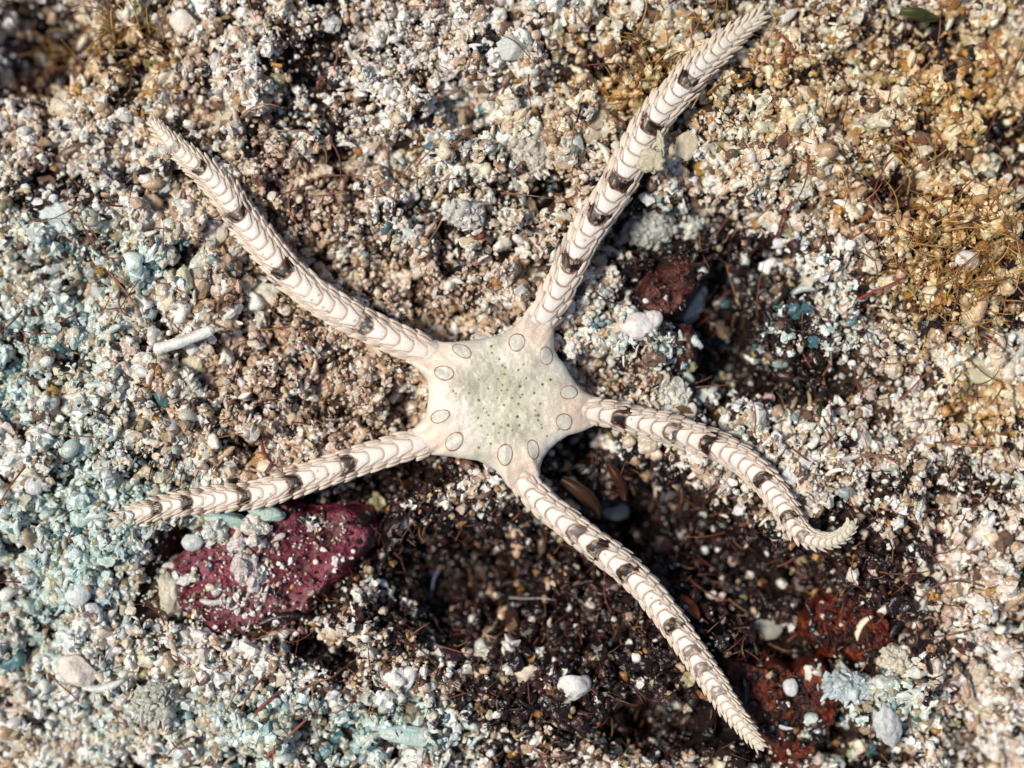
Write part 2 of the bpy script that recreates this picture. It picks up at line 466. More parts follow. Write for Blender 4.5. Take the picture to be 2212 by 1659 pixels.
# ------------------------------------------------------------------ sand grains
def big_proto_set():
    r = np.random.default_rng(4)
    out = []
    for i in range(14):
        v, f = ICO[3]
        v = v.copy()
        q = r.normal(size=(26, 3)); q /= np.linalg.norm(q, axis=1)[:, None]
        dd = np.linalg.norm(v[:, None] - q[None], axis=2) / (.6 + .8 * r.random(26))[None]
        s = r.random(3) * 50
        d = .72 + .42 * np.sqrt(np.clip(1 - (dd.min(1) / .5) ** 2, 0, 1)) + .5 * fbm(v[:, 0] * 1.6 + s[0], v[:, 1] * 1.6 + s[1], v[:, 2] * 1.6 + s[2], 21, 3)
        v = v * d[:, None] * [1.2, .95, .75]
        out.append((v, f, i % 2 == 0))
    return out
def proto_set():
    """grain shapes: lumps, flakes, splinters, rods and knobbly crumbs"""
    r = np.random.default_rng(3)
    out = []
    for i in range(48):
        kind = (0, 2, 3, 5, 2, 3, 5, 4, 3, 5)[i % 10]
        v, f = ICO[2]
        v = v.copy()
        s = r.random(3) * 50
        if kind in (0, 1):      # rounded lump
            d = 1 + 0.5 * fbm(v[:, 0] * 1.5 + s[0], v[:, 1] * 1.5 + s[1], v[:, 2] * 1.5 + s[2], 3, 2)
            v *= d[:, None]
            v *= [1.15 + .25 * r.random(), .8 + .25 * r.random(), .6 + .3 * r.random()]
            sm = True
        elif kind == 2:         # flat angular flake
            n = r.normal(size=(7, 3)); n /= np.linalg.norm(n, axis=1)[:, None]
            lim = .62 + .3 * r.random(7)
            for nn, l in zip(n, lim):
                h = v @ nn
                v -= np.clip(h - l, 0, None)[:, None] * nn
            v *= [1.35, 1.0, .32 + .2 * r.random()]
            v *= 1 + .10 * r.normal(size=(len(v), 1))
            sm = False
        elif kind == 3:         # chunky chip
            n = r.normal(size=(9, 3)); n /= np.linalg.norm(n, axis=1)[:, None]
            lim = .5 + .35 * r.random(9)
            for nn, l in zip(n, lim):
                h = v @ nn
                v -= np.clip(h - l, 0, None)[:, None] * nn
            v *= [1.3, 1.05, .8]
            v *= 1 + .11 * r.normal(size=(len(v), 1))
            sm = False
        elif kind == 4:         # rod or spindle
            v *= [1.9 + .7 * r.random(), .55, .5]
            v[:, 1] += .12 * v[:, 0] ** 2
            v += .12 * np.stack([noise3(v[:, 0] * 1.5 + s[0], v[:, 1] * 2, v[:, 2] * 2 + q, 4) for q in range(3)], 1)
            sm = True
        else:                   # knobbly crumb
            d = 1 + 0.95 * noise3(v[:, 0] * 2.2 + s[0], v[:, 1] * 1.9 + s[1], v[:, 2] * 1.9 + s[2], 8)
            v *= d[:, None]
            sm = r.random() < .4
        out.append((v, f, sm))
    return out
PROTOS = proto_set()
BIG = big_proto_set()

def grain_colour(x, y, r, top=0.0):
    n = len(x)
    pal = {'cream': (.78,.66,.51), 'white': (.90,.87,.81), 'cyan_shade': (.085,.18,.20), 'tan': (.54,.39,.26), 'teal': (.34,.45,.46), 'pale': (.67,.69,.65), 'brown': (.19,.115,.075),
           'pink': (.68,.54,.45), 'olive': (.38,.35,.20), 'gold': (.50,.29,.08), 'dark': (.014,.008,.006), 'ochre': (.40,.21,.08), 'maroon': (.050,.020,.018)}
    names = list(pal)
    C = np.array([pal[k] for k in names])
    B = np.clip(gauss(x, y, BLUE) * (.75 + 1.1 * fbm(x * 1.9, y * 1.9, 0, 41, 3)), 0, 1)  # cyan zones: sand tint plus cool shade put into the grain colour
    G = np.clip(gauss(x, y, GOLD) + .15 * fbm(x, y, 0, 42, 2), 0, 1)
    K = np.clip(gauss(x, y, PINK) + .25 * fbm(x * 1.3, y * 1.3, 0, 43, 2), 0, 1)
    D = darkness(x, y)
    cl = .5 + .5 * fbm(x * 2.2, y * 2.2, 0, 44, 3) * 1.6
    # mats of brown algal film, patchy at a few grain widths
    F = smooth(-.12, .42, fbm(x * 3.0, y * 3.0, 0, 46, 3)) * .75 + .25 * smooth(-.3, .3, fbm(x * .9, y * .9, 0, 47, 2))
    W = np.zeros((n, len(names)))
    def setw(nm, w): W[:, names.index(nm)] = np.clip(w, 0, None)
    setw('cream', 1.0 + .3 * G)
    setw('white', 1.3 * (1 - .6 * K) * (1 - .5 * G) + .2 * B)
    setw('tan', .45 + .65 * K * cl + .7 * G)
    setw('cyan_shade', .02 + 1.0 * B * (1 - G))
    setw('teal', .03 + .38 * B * (1 - G))
    setw('pale', .35 + 1.0 * B)
    setw('brown', .12 + .55 * K * cl + .25 * G + .35 * D)
    setw('pink', .22 + .8 * K)
    setw('olive', .06 + .35 * G)
    setw('gold', .04 + .75 * G)
    setw('ochre', .015 + .08 * G + .12 * D)
    setw('dark', .02 + 7.5 * D ** 1.2)  # near-black grains paint shade into the hollows, beside real dark detritus
    setw('maroon', .01 + 3.2 * D ** 1.3)
    W[:, names.index('brown')] += 2.4 * F * (1 - .5 * B)
    W[:, names.index('tan')] += .5 * F
    W[:, names.index('brown')] *= 1 - .85 * D
    W[:, names.index('dark')] += 1.8 * F * (1 - .4 * B)
    W[:, names.index('teal')] += .35 * F * B
    W[:, names.index('cyan_shade')] += .9 * F * B  # dark teal grains paint cyan shade into the gaps
    # crumbs on top stay pale; film and painted gap shade darken those below
    for nm, k in (('dark', .78), ('brown', .68), ('cyan_shade', .80), ('maroon', .5), ('gold', .4), ('olive', .5), ('teal', .4)):
        W[:, names.index(nm)] *= 1 - top * k * (1 - .55 * D)
    W[:, names.index('white')] *= 1 + .9 * top
    W[:, names.index('pale')] *= 1 + .5 * top
    for nm in ('cream', 'white', 'tan', 'pale', 'teal', 'pink'):
        W[:, names.index(nm)] *= 1 - .84 * D
    W /= W.sum(1)[:, None]
    cum = np.cumsum(W, 1)
    idx = (r.random(n)[:, None] > cum).sum(1).clip(0, len(names) - 1)
    c = C[idx]
    c = c * (0.82 + .32 * r.random(n))[:, None] * (1 + .018 * r.normal(size=(n, 3)))
    c = c * (1 - B[:, None] * np.array([.20, .02, .0])) * (1 - G[:, None] * np.array([.0, .13, .42])) * (1 - K[:, None] * np.array([.0, .06, .11]))
    return np.clip(c, .006, .92), D

CLEAR = []   # (x, y, radius) of the single things nothing should grow through; filled below before the sand is laid

def place_grains(mesh, n, box, scale, seed, zoff=(-.02, .04), keep=None, colour=None, flat=.45, protos=None, top=0.0):
    protos = protos or PROTOS
    r = np.random.default_rng(seed)
    x = r.uniform(-box[0], box[0], n)
    y = r.uniform(-box[1], box[1], n)
    c, D = grain_colour(x, y, r, top)
    # sizes: coarser towards the left and the bottom, finer near the star
    coarse = 1 + .22 * smooth(1.5, 5, -x) + .15 * smooth(1.0, 3.8, -y) + .12 * smooth(3.5, 5.5, x) + .35 * np.clip(fbm(x * 1.1, y * 1.1, 5, 60, 2), -.6, 1)
    s = scale * np.exp(r.normal(size=n) * .36) * coarse
    s = np.clip(s, .009, .095)
    thin = .62 * D * (fbm(x * 2.5, y * 2.5, 2, 61, 2) > -.25)
    ok = r.random(n) > thin
    if keep is not None:
        ok &= keep(x, y, r)
    for (cx, cy, cr) in CLEAR:
        ok &= np.hypot(x - cx, y - cy) > cr
    x, y, s, c = x[ok], y[ok], s[ok], c[ok]
    z = surface(x, y) + r.uniform(zoff[0], zoff[1], len(x))
    d, zs, w, tt = star_distance(x, y, True)
    ok = (d > s * .2) | ((z + s * .8) < zs - w * .45)
    # grains that have settled on the buried arm tips, and a stray few elsewhere on the arms
    onarm = ~ok & (r.random(len(x)) < .9 * smooth(.76, .95, tt) ** 1.3 + .015 * (tt > .15)) & (s < .05)
    z = np.where(onarm, zs + .70 * np.sqrt(np.clip(w ** 2 - (w + d) ** 2, 0, 1)), z)
    ok |= onarm | ((z > zs + w * .5) & (tt > .75))
    x, y, z, s, c = x[ok], y[ok], z[ok], s[ok], c[ok]
    if colour is not None:
        c = colour(len(x), r)
    M = rotmats(len(x), r, flat)
    pk = r.integers(0, len(protos), len(x))
    for k, (pv, pf, sm) in enumerate(protos):
        i = np.where(pk == k)[0]
        if not len(i):
            continue
        st = np.exp(r.normal(size=(len(i), 3)) * .14) * s[i][:, None]
        V = np.einsum('nij,nvj->nvi', M[i], pv[None] * st[:, None, :])
        V += np.stack([x[i], y[i], z[i]], 1)[:, None, :]
        F = pf[None] + (np.arange(len(i)) * len(pv))[:, None, None]
        # each grain keeps one colour with a paler or duller side
        cc = np.repeat(c[i][:, None, :], len(pv), 1)
        cc = cc * (1 + .12 * noise3(V[..., 0] * 14, V[..., 1] * 14, V[..., 2] * 14, 12))[..., None]
        mesh.add(V.reshape(-1, 3), F.reshape(-1, 3), cc.reshape(-1, 3), sm)
    return len(x)

# ------------------------------------------------------------------ loose pieces
def blob(px, py, size, rot=0, z=None, seed=0, col=(.8, .76, .68), col2=None, cuts=0, lump=.2, freq=1.4, sub=4, tilt=(0, 0), fine=.06, lift=.5, pits=0.0, cells=0):
    """an irregular lump in scene space; size = semi-axes in display units; returns (v, f, c, origin)"""
    r = np.random.default_rng(seed + 100)
    v, f = ICO[sub]
    v = v.copy()
    o = r.random(3) * 40
    if cuts:
        n = r.normal(size=(cuts, 3)); n /= np.linalg.norm(n, axis=1)[:, None]
        for nn in n:
            l = .55 + .3 * r.random()
            h = v @ nn
            v -= np.clip(h - l, 0, None)[:, None] * nn
    d = 1 + lump * fbm(v[:, 0] * freq + o[0], v[:, 1] * freq + o[1], v[:, 2] * freq + o[2], seed, 3) \
          + fine * fbm(v[:, 0] * 6 + o[0], v[:, 1] * 6 + o[1], v[:, 2] * 6 + o[2], seed + 5, 3)
    if pits:
        d = d - pits * smooth(.25, .55, noise3(v[:, 0] * 5 + o[1], v[:, 1] * 5, v[:, 2] * 5, seed + 9))
    cellk = None
    if cells:
        q = r.normal(size=(cells, 3)); q /= np.linalg.norm(q, axis=1)[:, None]
        u0 = v / np.linalg.norm(v, axis=1)[:, None]
        ax = np.array(size, float) / (size[0] * size[1] * size[2]) ** (1 / 3)
        dd = np.linalg.norm((u0 * ax)[:, None] - (q * ax)[None], axis=2) / (.65 + .7 * r.random(cells))[None]
        cellk = dd.argmin(1)
        rc = 2.6 / math.sqrt(cells)
        d = d + .24 * np.sqrt(np.clip(1 - (dd.min(1) / rc) ** 2, 0, 1)) - .12
    n0 = fbm(v[:, 0] * 2.5 + o[2], v[:, 1] * 2.5 + o[0], v[:, 2] * 2.5, seed + 3, 3)
    v = v * d[:, None]
    v = v * [U(size[0]), U(size[1]), U(size[2])]
    ta, tb = R(tilt[0]), R(tilt[1])
    Rx = np.array([[1, 0, 0], [0, math.cos(ta), -math.sin(ta)], [0, math.sin(ta), math.cos(ta)]])
    Ry = np.array([[math.cos(tb), 0, math.sin(tb)], [0, 1, 0], [-math.sin(tb), 0, math.cos(tb)]])
    a = R(rot)
    Rz = np.array([[math.cos(a), -math.sin(a), 0], [math.sin(a), math.cos(a), 0], [0, 0, 1]])
    v = v @ (Rz @ Ry @ Rx).T
    x, y = P(px, py)
    if z is None:
        z = float(surface(np.array([x]), np.array([y]))[0]) + 0.03 + U(size[2]) * lift
    t = np.clip(n0 * 1.2 + .5, 0, 1)[:, None]
    col = np.array(col, float)
    col2 = col * .78 if col2 is None else np.array(col2, float)
    c = col * (1 - t) + col2 * t
    if cellk is not None:
        c = c * (.72 + .42 * r.random(cells))[cellk][:, None]
    return v, f, c, (float(x), float(y), float(z))

GROUPS = dict(coral_lump="coral lumps scattered over the sand", coral_crumb="white crumbs lying on the red crust", shell_flake="shell flakes scattered over the sand",
              pebble="pebbles scattered over the sand", coral_chip="white coral chips scattered over the sand", rod_grain="rod-shaped grains", teal_lump="teal lumps under the lower left arm",
              white_sliver="thin white sticks in the sand", orange_flake="small orange flakes")
def piece(name, label, cat, px, py, size, rot=0, mat=None, group=None, clear=.8, smooth_face=True, extra=None, **kw):
    if kw.get('lump', 0) >= .45 and name in ('coral_lump', 'coral_crumb', 'coral_branch') and sum(size[:2]) > 35:
        kw.update(cluster=int(size[0] * size[1] * .085) + 30, lump=.45, fine=.12)
    group = group or GROUPS.get(name)
    nc = kw.pop('cluster', 0)
    v, f, c, o = blob(px, py, size, rot, **kw)
    m = Mesh()
    m.add(v * (.86 if nc else 1) + np.array(o), f, c, smooth_face)
    if nc:
        r = np.random.default_rng(kw.get('seed', 0) + 900)
        up = np.where(v[:, 2] > -U(size[2]) * .5)[0]
        M = rotmats(nc, r)
        for k, q in enumerate(r.choice(up, nc)):
            pv, pf, sm = PROTOS[r.integers(0, len(PROTOS))]
            g = np.clip(.030 * math.exp(r.normal() * .35), .015, .06)
            m.add((pv * g) @ M[k].T + v[q] * .9 + np.array(o), pf, np.clip(c[q] * r.uniform(.72, 1.14), 0, .92), sm)
    if extra:
        for e in extra:
            kk = dict(kw); kk.update(e.get('kw', {}))
            v2, f2, c2, o2 = blob(e['at'][0], e['at'][1], e['size'], e.get('rot', rot), **kk)
            o2 = (o2[0], o2[1], o[2] + e.get('dz', 0))
            m.add(v2 + np.array(o2), f2, c2, smooth_face)
    ob = m.build(name, mat or M_CHIP, origin=o)
    tag(ob, label, cat, group)
    CLEAR.append((o[0], o[1], clear * U(min(size[0], size[1]))))
    return ob

WHITE, CREAM, PALEBLUE = (.85, .82, .77), (.78, .68, .55), (.55, .64, .66)

# white coral stick: a rod with a rounded end, a knuckle and a small collar
def coral_stick():
    q, L = spline([(328,757),(345,752),(372,744),(400,735),(430,724),(455,715),(466,711)], 90)
    t = np.linspace(0, 1, 90)
    rad = U(1) * (13.2 - 1.6 * t + .9 * np.sin(t * 19) * (1 - t))
    rad *= np.sqrt(np.clip(np.minimum(t / .05, (1 - t) / .07), 0.02, 1))
    x, y = P(q[:, 0], q[:, 1])
    z = np.full(90, .30)
    z = .24 + .10 * t
    th = np.linspace(0, 2 * math.pi, 40, endpoint=False)
    T = np.stack([np.gradient(x), np.gradient(y)], 1); T /= np.linalg.norm(T, axis=1)[:, None]
    N = np.stack([-T[:, 1], T[:, 0]], 1)
    rr = rad[:, None] * (1 + .07 * fbm(t[:, None] * 9, np.cos(th)[None] * 1.5, np.sin(th)[None] * 1.5, 5, 3))
    X = x[:, None] + N[:, :1] * np.cos(th) * rr
    Y = y[:, None] + N[:, 1:] * np.cos(th) * rr
    Z = z[:, None] + np.sin(th) * rr
    v = np.stack([X.ravel(), Y.ravel(), Z.ravel()], 1)
    i = np.arange(90 * 40).reshape(90, 40)
    f = np.stack([i[:-1].ravel(), np.roll(i, -1, 1)[:-1].ravel(), np.roll(i, -1, 1)[1:].ravel(), i[1:].ravel()], 1)
    n = fbm(v[:, 0] * 3, v[:, 1] * 3, 0, 8, 3)[:, None]
    c = np.array([.82, .84, .80]) * (1 - .12 * n)
    stain = np.exp(-((t - .55) / .16) ** 2)[:, None] * smooth(.0, .9, np.cos(th))[None]
    c = c * (1 - stain.ravel()[:, None] * np.array([.25, .42, .45]))
    m = Mesh()
    m.add(v, f, c)
    o = m.build("coral_rod", M_CHIP, origin=(float(x[45]), float(y[45]), .28))
    tag(o, "smooth white coral rod lying slanted on the sand left of the brittle star", "coral rod")
    for k in range(0, 90, 6):
        CLEAR.append((x[k], y[k], .05))
coral_stick()

# ---- singled-out shell and coral pieces
F = piece
F("shell_fragment", "grey-white broken shell with a pearly curved side near the top edge", "shell", 1105, 92, (42, 27, 14), 12, seed=1, col=(.72,.76,.72), col2=(.5,.56,.5), cuts=5, lump=.15, tilt=(18, 10),
  extra=[dict(at=(1132, 66), size=(26, 12, 9), rot=-38, dz=.02)])
F("coral_chip", "squarish white coral chip at the top edge above the upper left arm", "coral chip", 372, 22, (34, 30, 16), -20, seed=2, col=(.88,.82,.72), cuts=6, lump=.12)
F("coral_lump", "rounded white coral lump with a broken pinkish side right of the disc", "coral lump", 1385, 704, (38, 30, 26), 10, seed=3, col=(.86,.87,.86), col2=(.72,.62,.58), cuts=3, lump=.25, fine=.05,
  extra=[dict(at=(1412, 690), size=(22, 20, 14), rot=30, dz=.03)])
F("coral_spike", "pointed bluish white coral fragment standing up above the dark hollow", "coral fragment", 1520, 652, (44, 24, 24), 58, seed=4, col=(.80,.86,.83), col2=(.62,.68,.64), cuts=5, lump=.4, fine=.14, freq=2,
  extra=[dict(at=(1538, 622), size=(20, 14, 12), rot=60, dz=.06)])
F("coral_chip", "white wedge-shaped coral chip at the lower edge of the dark patch", "coral chip", 876, 1472, (32, 19, 12), 62, seed=5, col=(.86,.85,.82), cuts=6, lump=.15)
F("coral_fragment", "oblong cream coral fragment beside the round white pebble", "coral fragment", 1138, 1468, (40, 22, 15), 28, seed=6, col=(.82,.72,.60), col2=(.62,.5,.4), cuts=6, lump=.22, fine=.1, pits=.1)
F("pebble", "large round white pebble below the lower right arm", "pebble", 1244, 1492, (35, 31, 24), -12, seed=7, col=(.88,.89,.87), col2=(.72,.70,.66), cuts=2, lump=.28, fine=.06)
F("shell_flake", "thin translucent rounded shell flake beside the lower right arm", "shell flake", 1345, 1124, (34, 24, 4.5), -8, seed=8, col=(.62,.63,.57), col2=(.5,.5,.44), lump=.2, fine=.02, freq=1.0)
F("limpet_shell", "bluish white limpet shell near the left edge of the sand", "shell", 98, 460, (50, 46, 17), 0, seed=9, col=(.50,.64,.68), col2=(.76,.80,.78), lump=.18, fine=.1, freq=1.2, pits=.06)
F("shell_flake", "flat beige shell flake right of the upper right arm", "shell flake", 1487, 308, (26, 36, 8), -25, seed=10, col=(.74,.66,.50), col2=(.6,.52,.38), cuts=5, lump=.1)
F("shell_flake", "long pale shell splinter at the top edge right of centre", "shell flake", 1708, 18, (38, 12, 6), 35, seed=11, col=(.84,.80,.74), cuts=4, lump=.1)
F("shell_flake", "bluish oval shell flake above the disc's upper side", "shell flake", 882, 507, (28, 15, 6), -42, seed=12, col=(.50,.62,.60), col2=(.62,.66,.58), lump=.12)
F("round_grain", "round white grain at the rim of the dark hollow, upper right", "grain", 1700, 516, (14, 13, 9), 0, seed=13, col=(.80,.84,.86), lump=.1, fine=.02, sub=3)
F("rod_grain", "small cream rod grain above the round white grain", "grain", 1720, 489, (20, 7, 6), 35, seed=14, col=(.84,.80,.70), lump=.1, fine=.02, sub=3)
F("pebble", "small pink-stained pebble in the dark hollow right of the coral spike", "pebble", 1680, 862, (14, 12, 9), 0, seed=15, col=(.72,.46,.44), lump=.15, sub=3, z=None)
F("coral_lump", "white knobbly coral lump right of the curled arm, on the paler sand", "coral lump", 1962, 1446, (46, 36, 20), -20, seed=16, col=(.84,.80,.68), col2=(.72,.64,.5), lump=.5, fine=.25, freq=2.6, pits=.12)
F("coral_lump", "bluish white clump of fused grains below the dark orange sponge", "coral lump", 1860, 1500, (64, 32, 28), -8, seed=17, col=(.62,.70,.72), col2=(.50,.56,.56), lump=.55, fine=.28, freq=2.6)
F("coral_lump", "tall grey-white coral lump at the lower right below the fused clump", "coral lump", 1925, 1570, (28, 48, 22), 14, seed=18, col=(.60,.66,.68), col2=(.5,.5,.5), lump=.35, fine=.2, freq=2)
F("pebble", "single white pebble resting on the orange sponge", "pebble", 1722, 1500, (17, 20, 12), 0, seed=19, col=(.78,.78,.80), lump=.2, sub=3)
F("shell_flake", "grey translucent flake at the upper left end of the orange sponge", "shell flake", 1685, 1385, (34, 28, 8), 10, seed=20, col=(.42,.42,.36), lump=.2)
F("teal_slab", "pale teal slab half buried at the bottom edge", "coral slab", 885, 1602, (74, 20, 12), -8, seed=21, col=(.42,.62,.62), col2=(.62,.66,.56), lump=.3, fine=.12)
F("teal_lump", "teal-tinted coral lump tucked beneath the lower left arm", "coral lump", 566, 1112, (40, 18, 16), -8, seed=22, col=(.34,.58,.58), col2=(.5,.62,.52), lump=.3, fine=.1)
F("teal_lump", "round teal lump below the lower left arm next to the black cavity", "coral lump", 470, 1128, (52, 17, 16), -5, seed=23, col=(.30,.56,.60), col2=(.5,.6,.5), lump=.35, fine=.12)
F("pebble", "pale oval pebble on the left end of the red crust", "pebble", 401, 1178, (25, 19, 13), -10, seed=24, col=(.70,.76,.72), lump=.2, fine=.03)
F("coral_lump", "cream knob of coral at the lower left rim of the red crust", "coral lump", 352, 1300, (26, 52, 24), 6, seed=25, col=(.74,.70,.56), col2=(.58,.52,.4), lump=.4, fine=.14, freq=1.8)
F("coral_crumb", "tall white crumb of fused grains standing on the red crust", "coral crumb", 520, 1238, (24, 36, 16), 20, seed=26, col=(.80,.76,.72), col2=(.62,.52,.52), lump=.6, fine=.35, freq=2.6, clear=.4)
F("coral_crumb", "small star-shaped white crumb on the right half of the red crust", "coral crumb", 550, 1250, (17, 17, 8), 0, seed=27, col=(.82,.80,.74), lump=1.1, fine=.1, freq=2.2, clear=.3)
F("coral_crumb", "two-lobed white crumb at the left foot of the tall crumb", "coral crumb", 385, 1262, (18, 12, 10), 25, seed=28, col=(.84,.84,.78), lump=.3, clear=.4,
  extra=[dict(at=(402, 1256), size=(14, 10, 9), rot=-30)])
F("coral_crumb", "white three-cornered crumb on the upper rim of the red crust", "coral crumb", 454, 1150, (22, 17, 10), -20, seed=29, col=(.80,.82,.76), lump=.7, fine=.15, freq=1.8, cuts=4, clear=.4)
F("coral_crumb", "jagged white crumb beside a rice-shaped grain on the red crust", "coral crumb", 540, 1143, (30, 17, 10), -8, seed=30, col=(.82,.78,.72), lump=.75, fine=.2, freq=2, cuts=4, clear=.4)
F("rod_grain", "rice-shaped pale grain lying on the upper red crust", "grain", 594, 1166, (14, 7, 6), 25, seed=31, col=(.72,.66,.64), lump=.1, fine=.02, sub=3, clear=.3)
F("coral_crumb", "pinkish white crumb in the middle of the upper red crust", "coral crumb", 500, 1180, (20, 15, 9), 30, seed=32, col=(.74,.68,.68), lump=.6, fine=.3, freq=2.4, clear=.3)
F("coral_branch", "cream knobbly coral branch below the coral rod", "coral branch", 396, 838, (24, 50, 16), 28, seed=33, col=(.86,.85,.76), lump=.45, fine=.25, freq=2.4)
F("shell_flake", "cream triangular shell flake directly under the coral rod", "shell flake", 392, 785, (32, 26, 8), 0, seed=34, col=(.80,.74,.56), col2=(.66,.58,.4), cuts=5, lump=.2)
F("white_sliver", "thin bent white stick below the red crust", "coral stick", 411, 1421, (28, 5.5, 5), 15, seed=35, col=(.78,.82,.86), lump=.15, fine=.03,
  extra=[dict(at=(386, 1424), size=(12, 4.5, 4), rot=-50), dict(at=(430, 1408), size=(8, 9, 5), rot=30)])
F("white_sliver", "thin white stick standing near the bottom left edge", "coral stick", 390, 1588, (5.5, 34, 5), -12, seed=36, col=(.80,.84,.86), lump=.12, fine=.03)
F("orange_stone", "tiny orange-brown stone between the upper arms", "stone", 765, 312, (9, 9, 8), 0, seed=37, col=(.48,.18,.02), lump=.15, sub=3, lift=1.2)
F("red_stone", "tiny dark red stone in the sand above the disc", "stone", 1037, 506, (9, 9, 8), 0, seed=38, col=(.26,.06,.04), lump=.15, sub=3, lift=1.2)
F("orange_flake", "small orange flake lying left above the lower left arm", "flake", 330, 905, (19, 6, 4), 2, seed=39, col=(.55,.28,.02), lump=.2, sub=3, lift=2)
F("pebble", "white broken pebble above the curled arm tip", "pebble", 1746, 1006, (27, 19, 14), 10, seed=40, col=(.84,.82,.78), cuts=5, lump=.12)
F("coral_chip", "white upright coral chip above the right arm's bend", "coral chip", 1647, 900, (20, 34, 14), 12, seed=41, col=(.86,.83,.78), cuts=4, lump=.3, fine=.1)
F("coral_lump", "speckled white coral lump close above the right arm", "coral lump", 1462, 850, (32, 27, 16), 10, seed=42, col=(.84,.84,.76), col2=(.6,.58,.5), lump=.6, fine=.3, freq=2.6, pits=.15,
  extra=[dict(at=(1480, 872), size=(20, 26, 12), rot=0)])
F("shell_flake", "smooth grey-blue shell blade right of the speckled coral lump", "shell flake", 1545, 858, (34, 11, 6), 52, seed=43, col=(.36,.50,.53), col2=(.6,.66,.66), lump=.12, fine=.02)
F("shell_flake", "glossy cream shell flake between the coral lump and the right arm", "shell flake", 1497, 893, (14, 24, 8), -25, seed=44, col=(.86,.76,.62), lump=.12, fine=.03)
F("sea_shell", "curved pale shell piece above the coral rod", "shell", 390, 186 + 860 // 1.553, (26, 18, 9), -35, seed=45, col=(.80,.74,.64), lump=.25, fine=.08)
F("pebble", "broken white pebble right below the orange stone patch at the right edge", "pebble", 2010, 1310, (18, 34, 14), 10, seed=46, col=(.86,.84,.78), cuts=4, lump=.2)
F("shell_flake", "large pale wedge of shell at the right edge", "shell flake", 2140, 800, (60, 34, 10), -8, seed=47, col=(.62,.60,.44), col2=(.54,.5,.36), cuts=5, lump=.12)
F("pebble", "white pebble at the right edge among the brown threads", "pebble", 2098, 560, (28, 22, 14), -20, seed=48, col=(.88,.86,.84), cuts=4, lump=.15)
F("spiral_shell", "ridged white shell scrap between the upper left arm and centre", "shell", 685, 356, (25, 15, 10), -10, seed=49, col=(.84,.78,.66), col2=(.45,.30,.12), lump=.5, fine=.1, freq=2.5)
F("coral_lump", "grey-white lump with a hollow side beside the upper left arm's middle", "coral lump", 520, 486, (0.1, 0.1, 0.1), seed=50) if False else None
F("shell_flake", "cream shell flake hugging the left side of the upper left arm", "shell flake", 448, 496, (30, 27, 9), 10, seed=51, col=(.66,.60,.46), col2=(.76,.74,.64), lump=.2, fine=.06)
F("coral_lump", "pale lump with a bright chip beside the left side of the upper left arm", "coral lump", 555, 630, (34, 26, 14), 0, seed=52, col=(.72,.68,.56), col2=(.84,.82,.74), lump=.3, fine=.1)
F("cream_cone", "cream pointed coral cone above the coral rod", "coral cone", 457, 602, (22, 38, 14), 8, seed=53, col=(.74,.64,.54), lump=.3, fine=.2, freq=2)
F("coral_lump", "white crumbly lump in the sand above the disc's left side", "coral lump", 1000, 455, (40, 26, 16), -12, seed=54, col=(.80,.78,.72), lump=.6, fine=.35, freq=2.8)
F("coral_lump", "lumpy pale coral head between the upper arms", "coral lump", 1150, 320, (48, 52, 22), 10, seed=55, col=(.74,.68,.58), lump=.5, fine=.35, freq=2.6)
F("coral_lump", "grey coral head right of the upper right arm", "coral lump", 1420, 470, (62, 44, 22), 25, seed=56, col=(.62,.64,.58), lump=.5, fine=.35, freq=2.8)
F("shell_flake", "grey shell flake beside a white knob left of the upper right arm", "shell flake", 1240, 300, (20, 32, 9), 25, seed=57, col=(.66,.70,.66), lump=.2)
F("shell_flake", "long beige shell flake under the upper right arm's left side", "shell flake", 1292, 262, (24, 40, 7), -25, seed=58, col=(.52,.44,.32), lump=.12, fine=.03)
F("pebble", "white pebble in the sand left of the red crust", "pebble", 160, 1290, (28, 24, 16), 15, seed=59, col=(.76,.82,.82), lump=.2, fine=.06)
F("coral_chip", "large pinkish white chip near the lower left corner", "coral chip", 152, 1460, (46, 34, 16), -20, seed=60, col=(.86,.78,.70), cuts=5, lump=.2, fine=.06)
F("coral_lump", "pale green-grey coral boulder at the bottom left", "coral lump", 318, 1530, (40, 56, 26), -30, seed=61, col=(.62,.64,.55), col2=(.50,.5,.42), lump=.5, fine=.12)
F("shell_flake", "spindle-shaped white grain left of the bottom centre", "grain", 222, 1332, (9, 24, 7), -32, seed=62, col=(.84,.82,.76), lump=.1, fine=.03, sub=3)
F("pebble", "white pebble far left above the lower left arm's tip", "pebble", 60, 1052, (22, 20, 15), 0, seed=63, col=(.88,.9,.9), lump=.15)
F("orange_flake", "small orange-green flake in the dark patch", "flake", 1096, 1352, (12, 10, 5), 20, seed=64, col=(.30,.17,.02), lump=.5, fine=.2)

# ------------------------------------------------------------------ lay the sand
sand = Mesh()
BARE = [(560,1240,225,120,1.25,-12),(430,1250,120,80,.9,-20),(1860,1375,95,65,1.4),(1690,1540,130,125,1.4,20),(1450,625,62,80,.62,25),(1483,742,36,40,.55)]
def bare(x, y, r):
    g = gauss(x, y, BARE)
    edge = .36 + .6 * fbm(x * 2.6, y * 2.6, 0, 91, 4)
    return (g < edge) | (r.random(len(x)) < .05 + .5 * smooth(.25, .5, fbm(x * 5, y * 5, 0, 92, 2)))
n1 = place_grains(sand, 46000, (6.9, 5.5), .032, 11, (-.07, .01), keep=bare)
def clumps(x, y, r):
    n = fbm(x * 4.2, y * 4.2, 0, 95, 3) + .35 * noise3(x * 11, y * 11, 0, 96)
    return bare(x, y, r) & (n > -.04 + .12 * r.normal(size=len(x)))
n2 = place_grains(sand, 84000, (5.6, 4.3), .0285, 12, (.0, .085), keep=clumps, top=1.0)
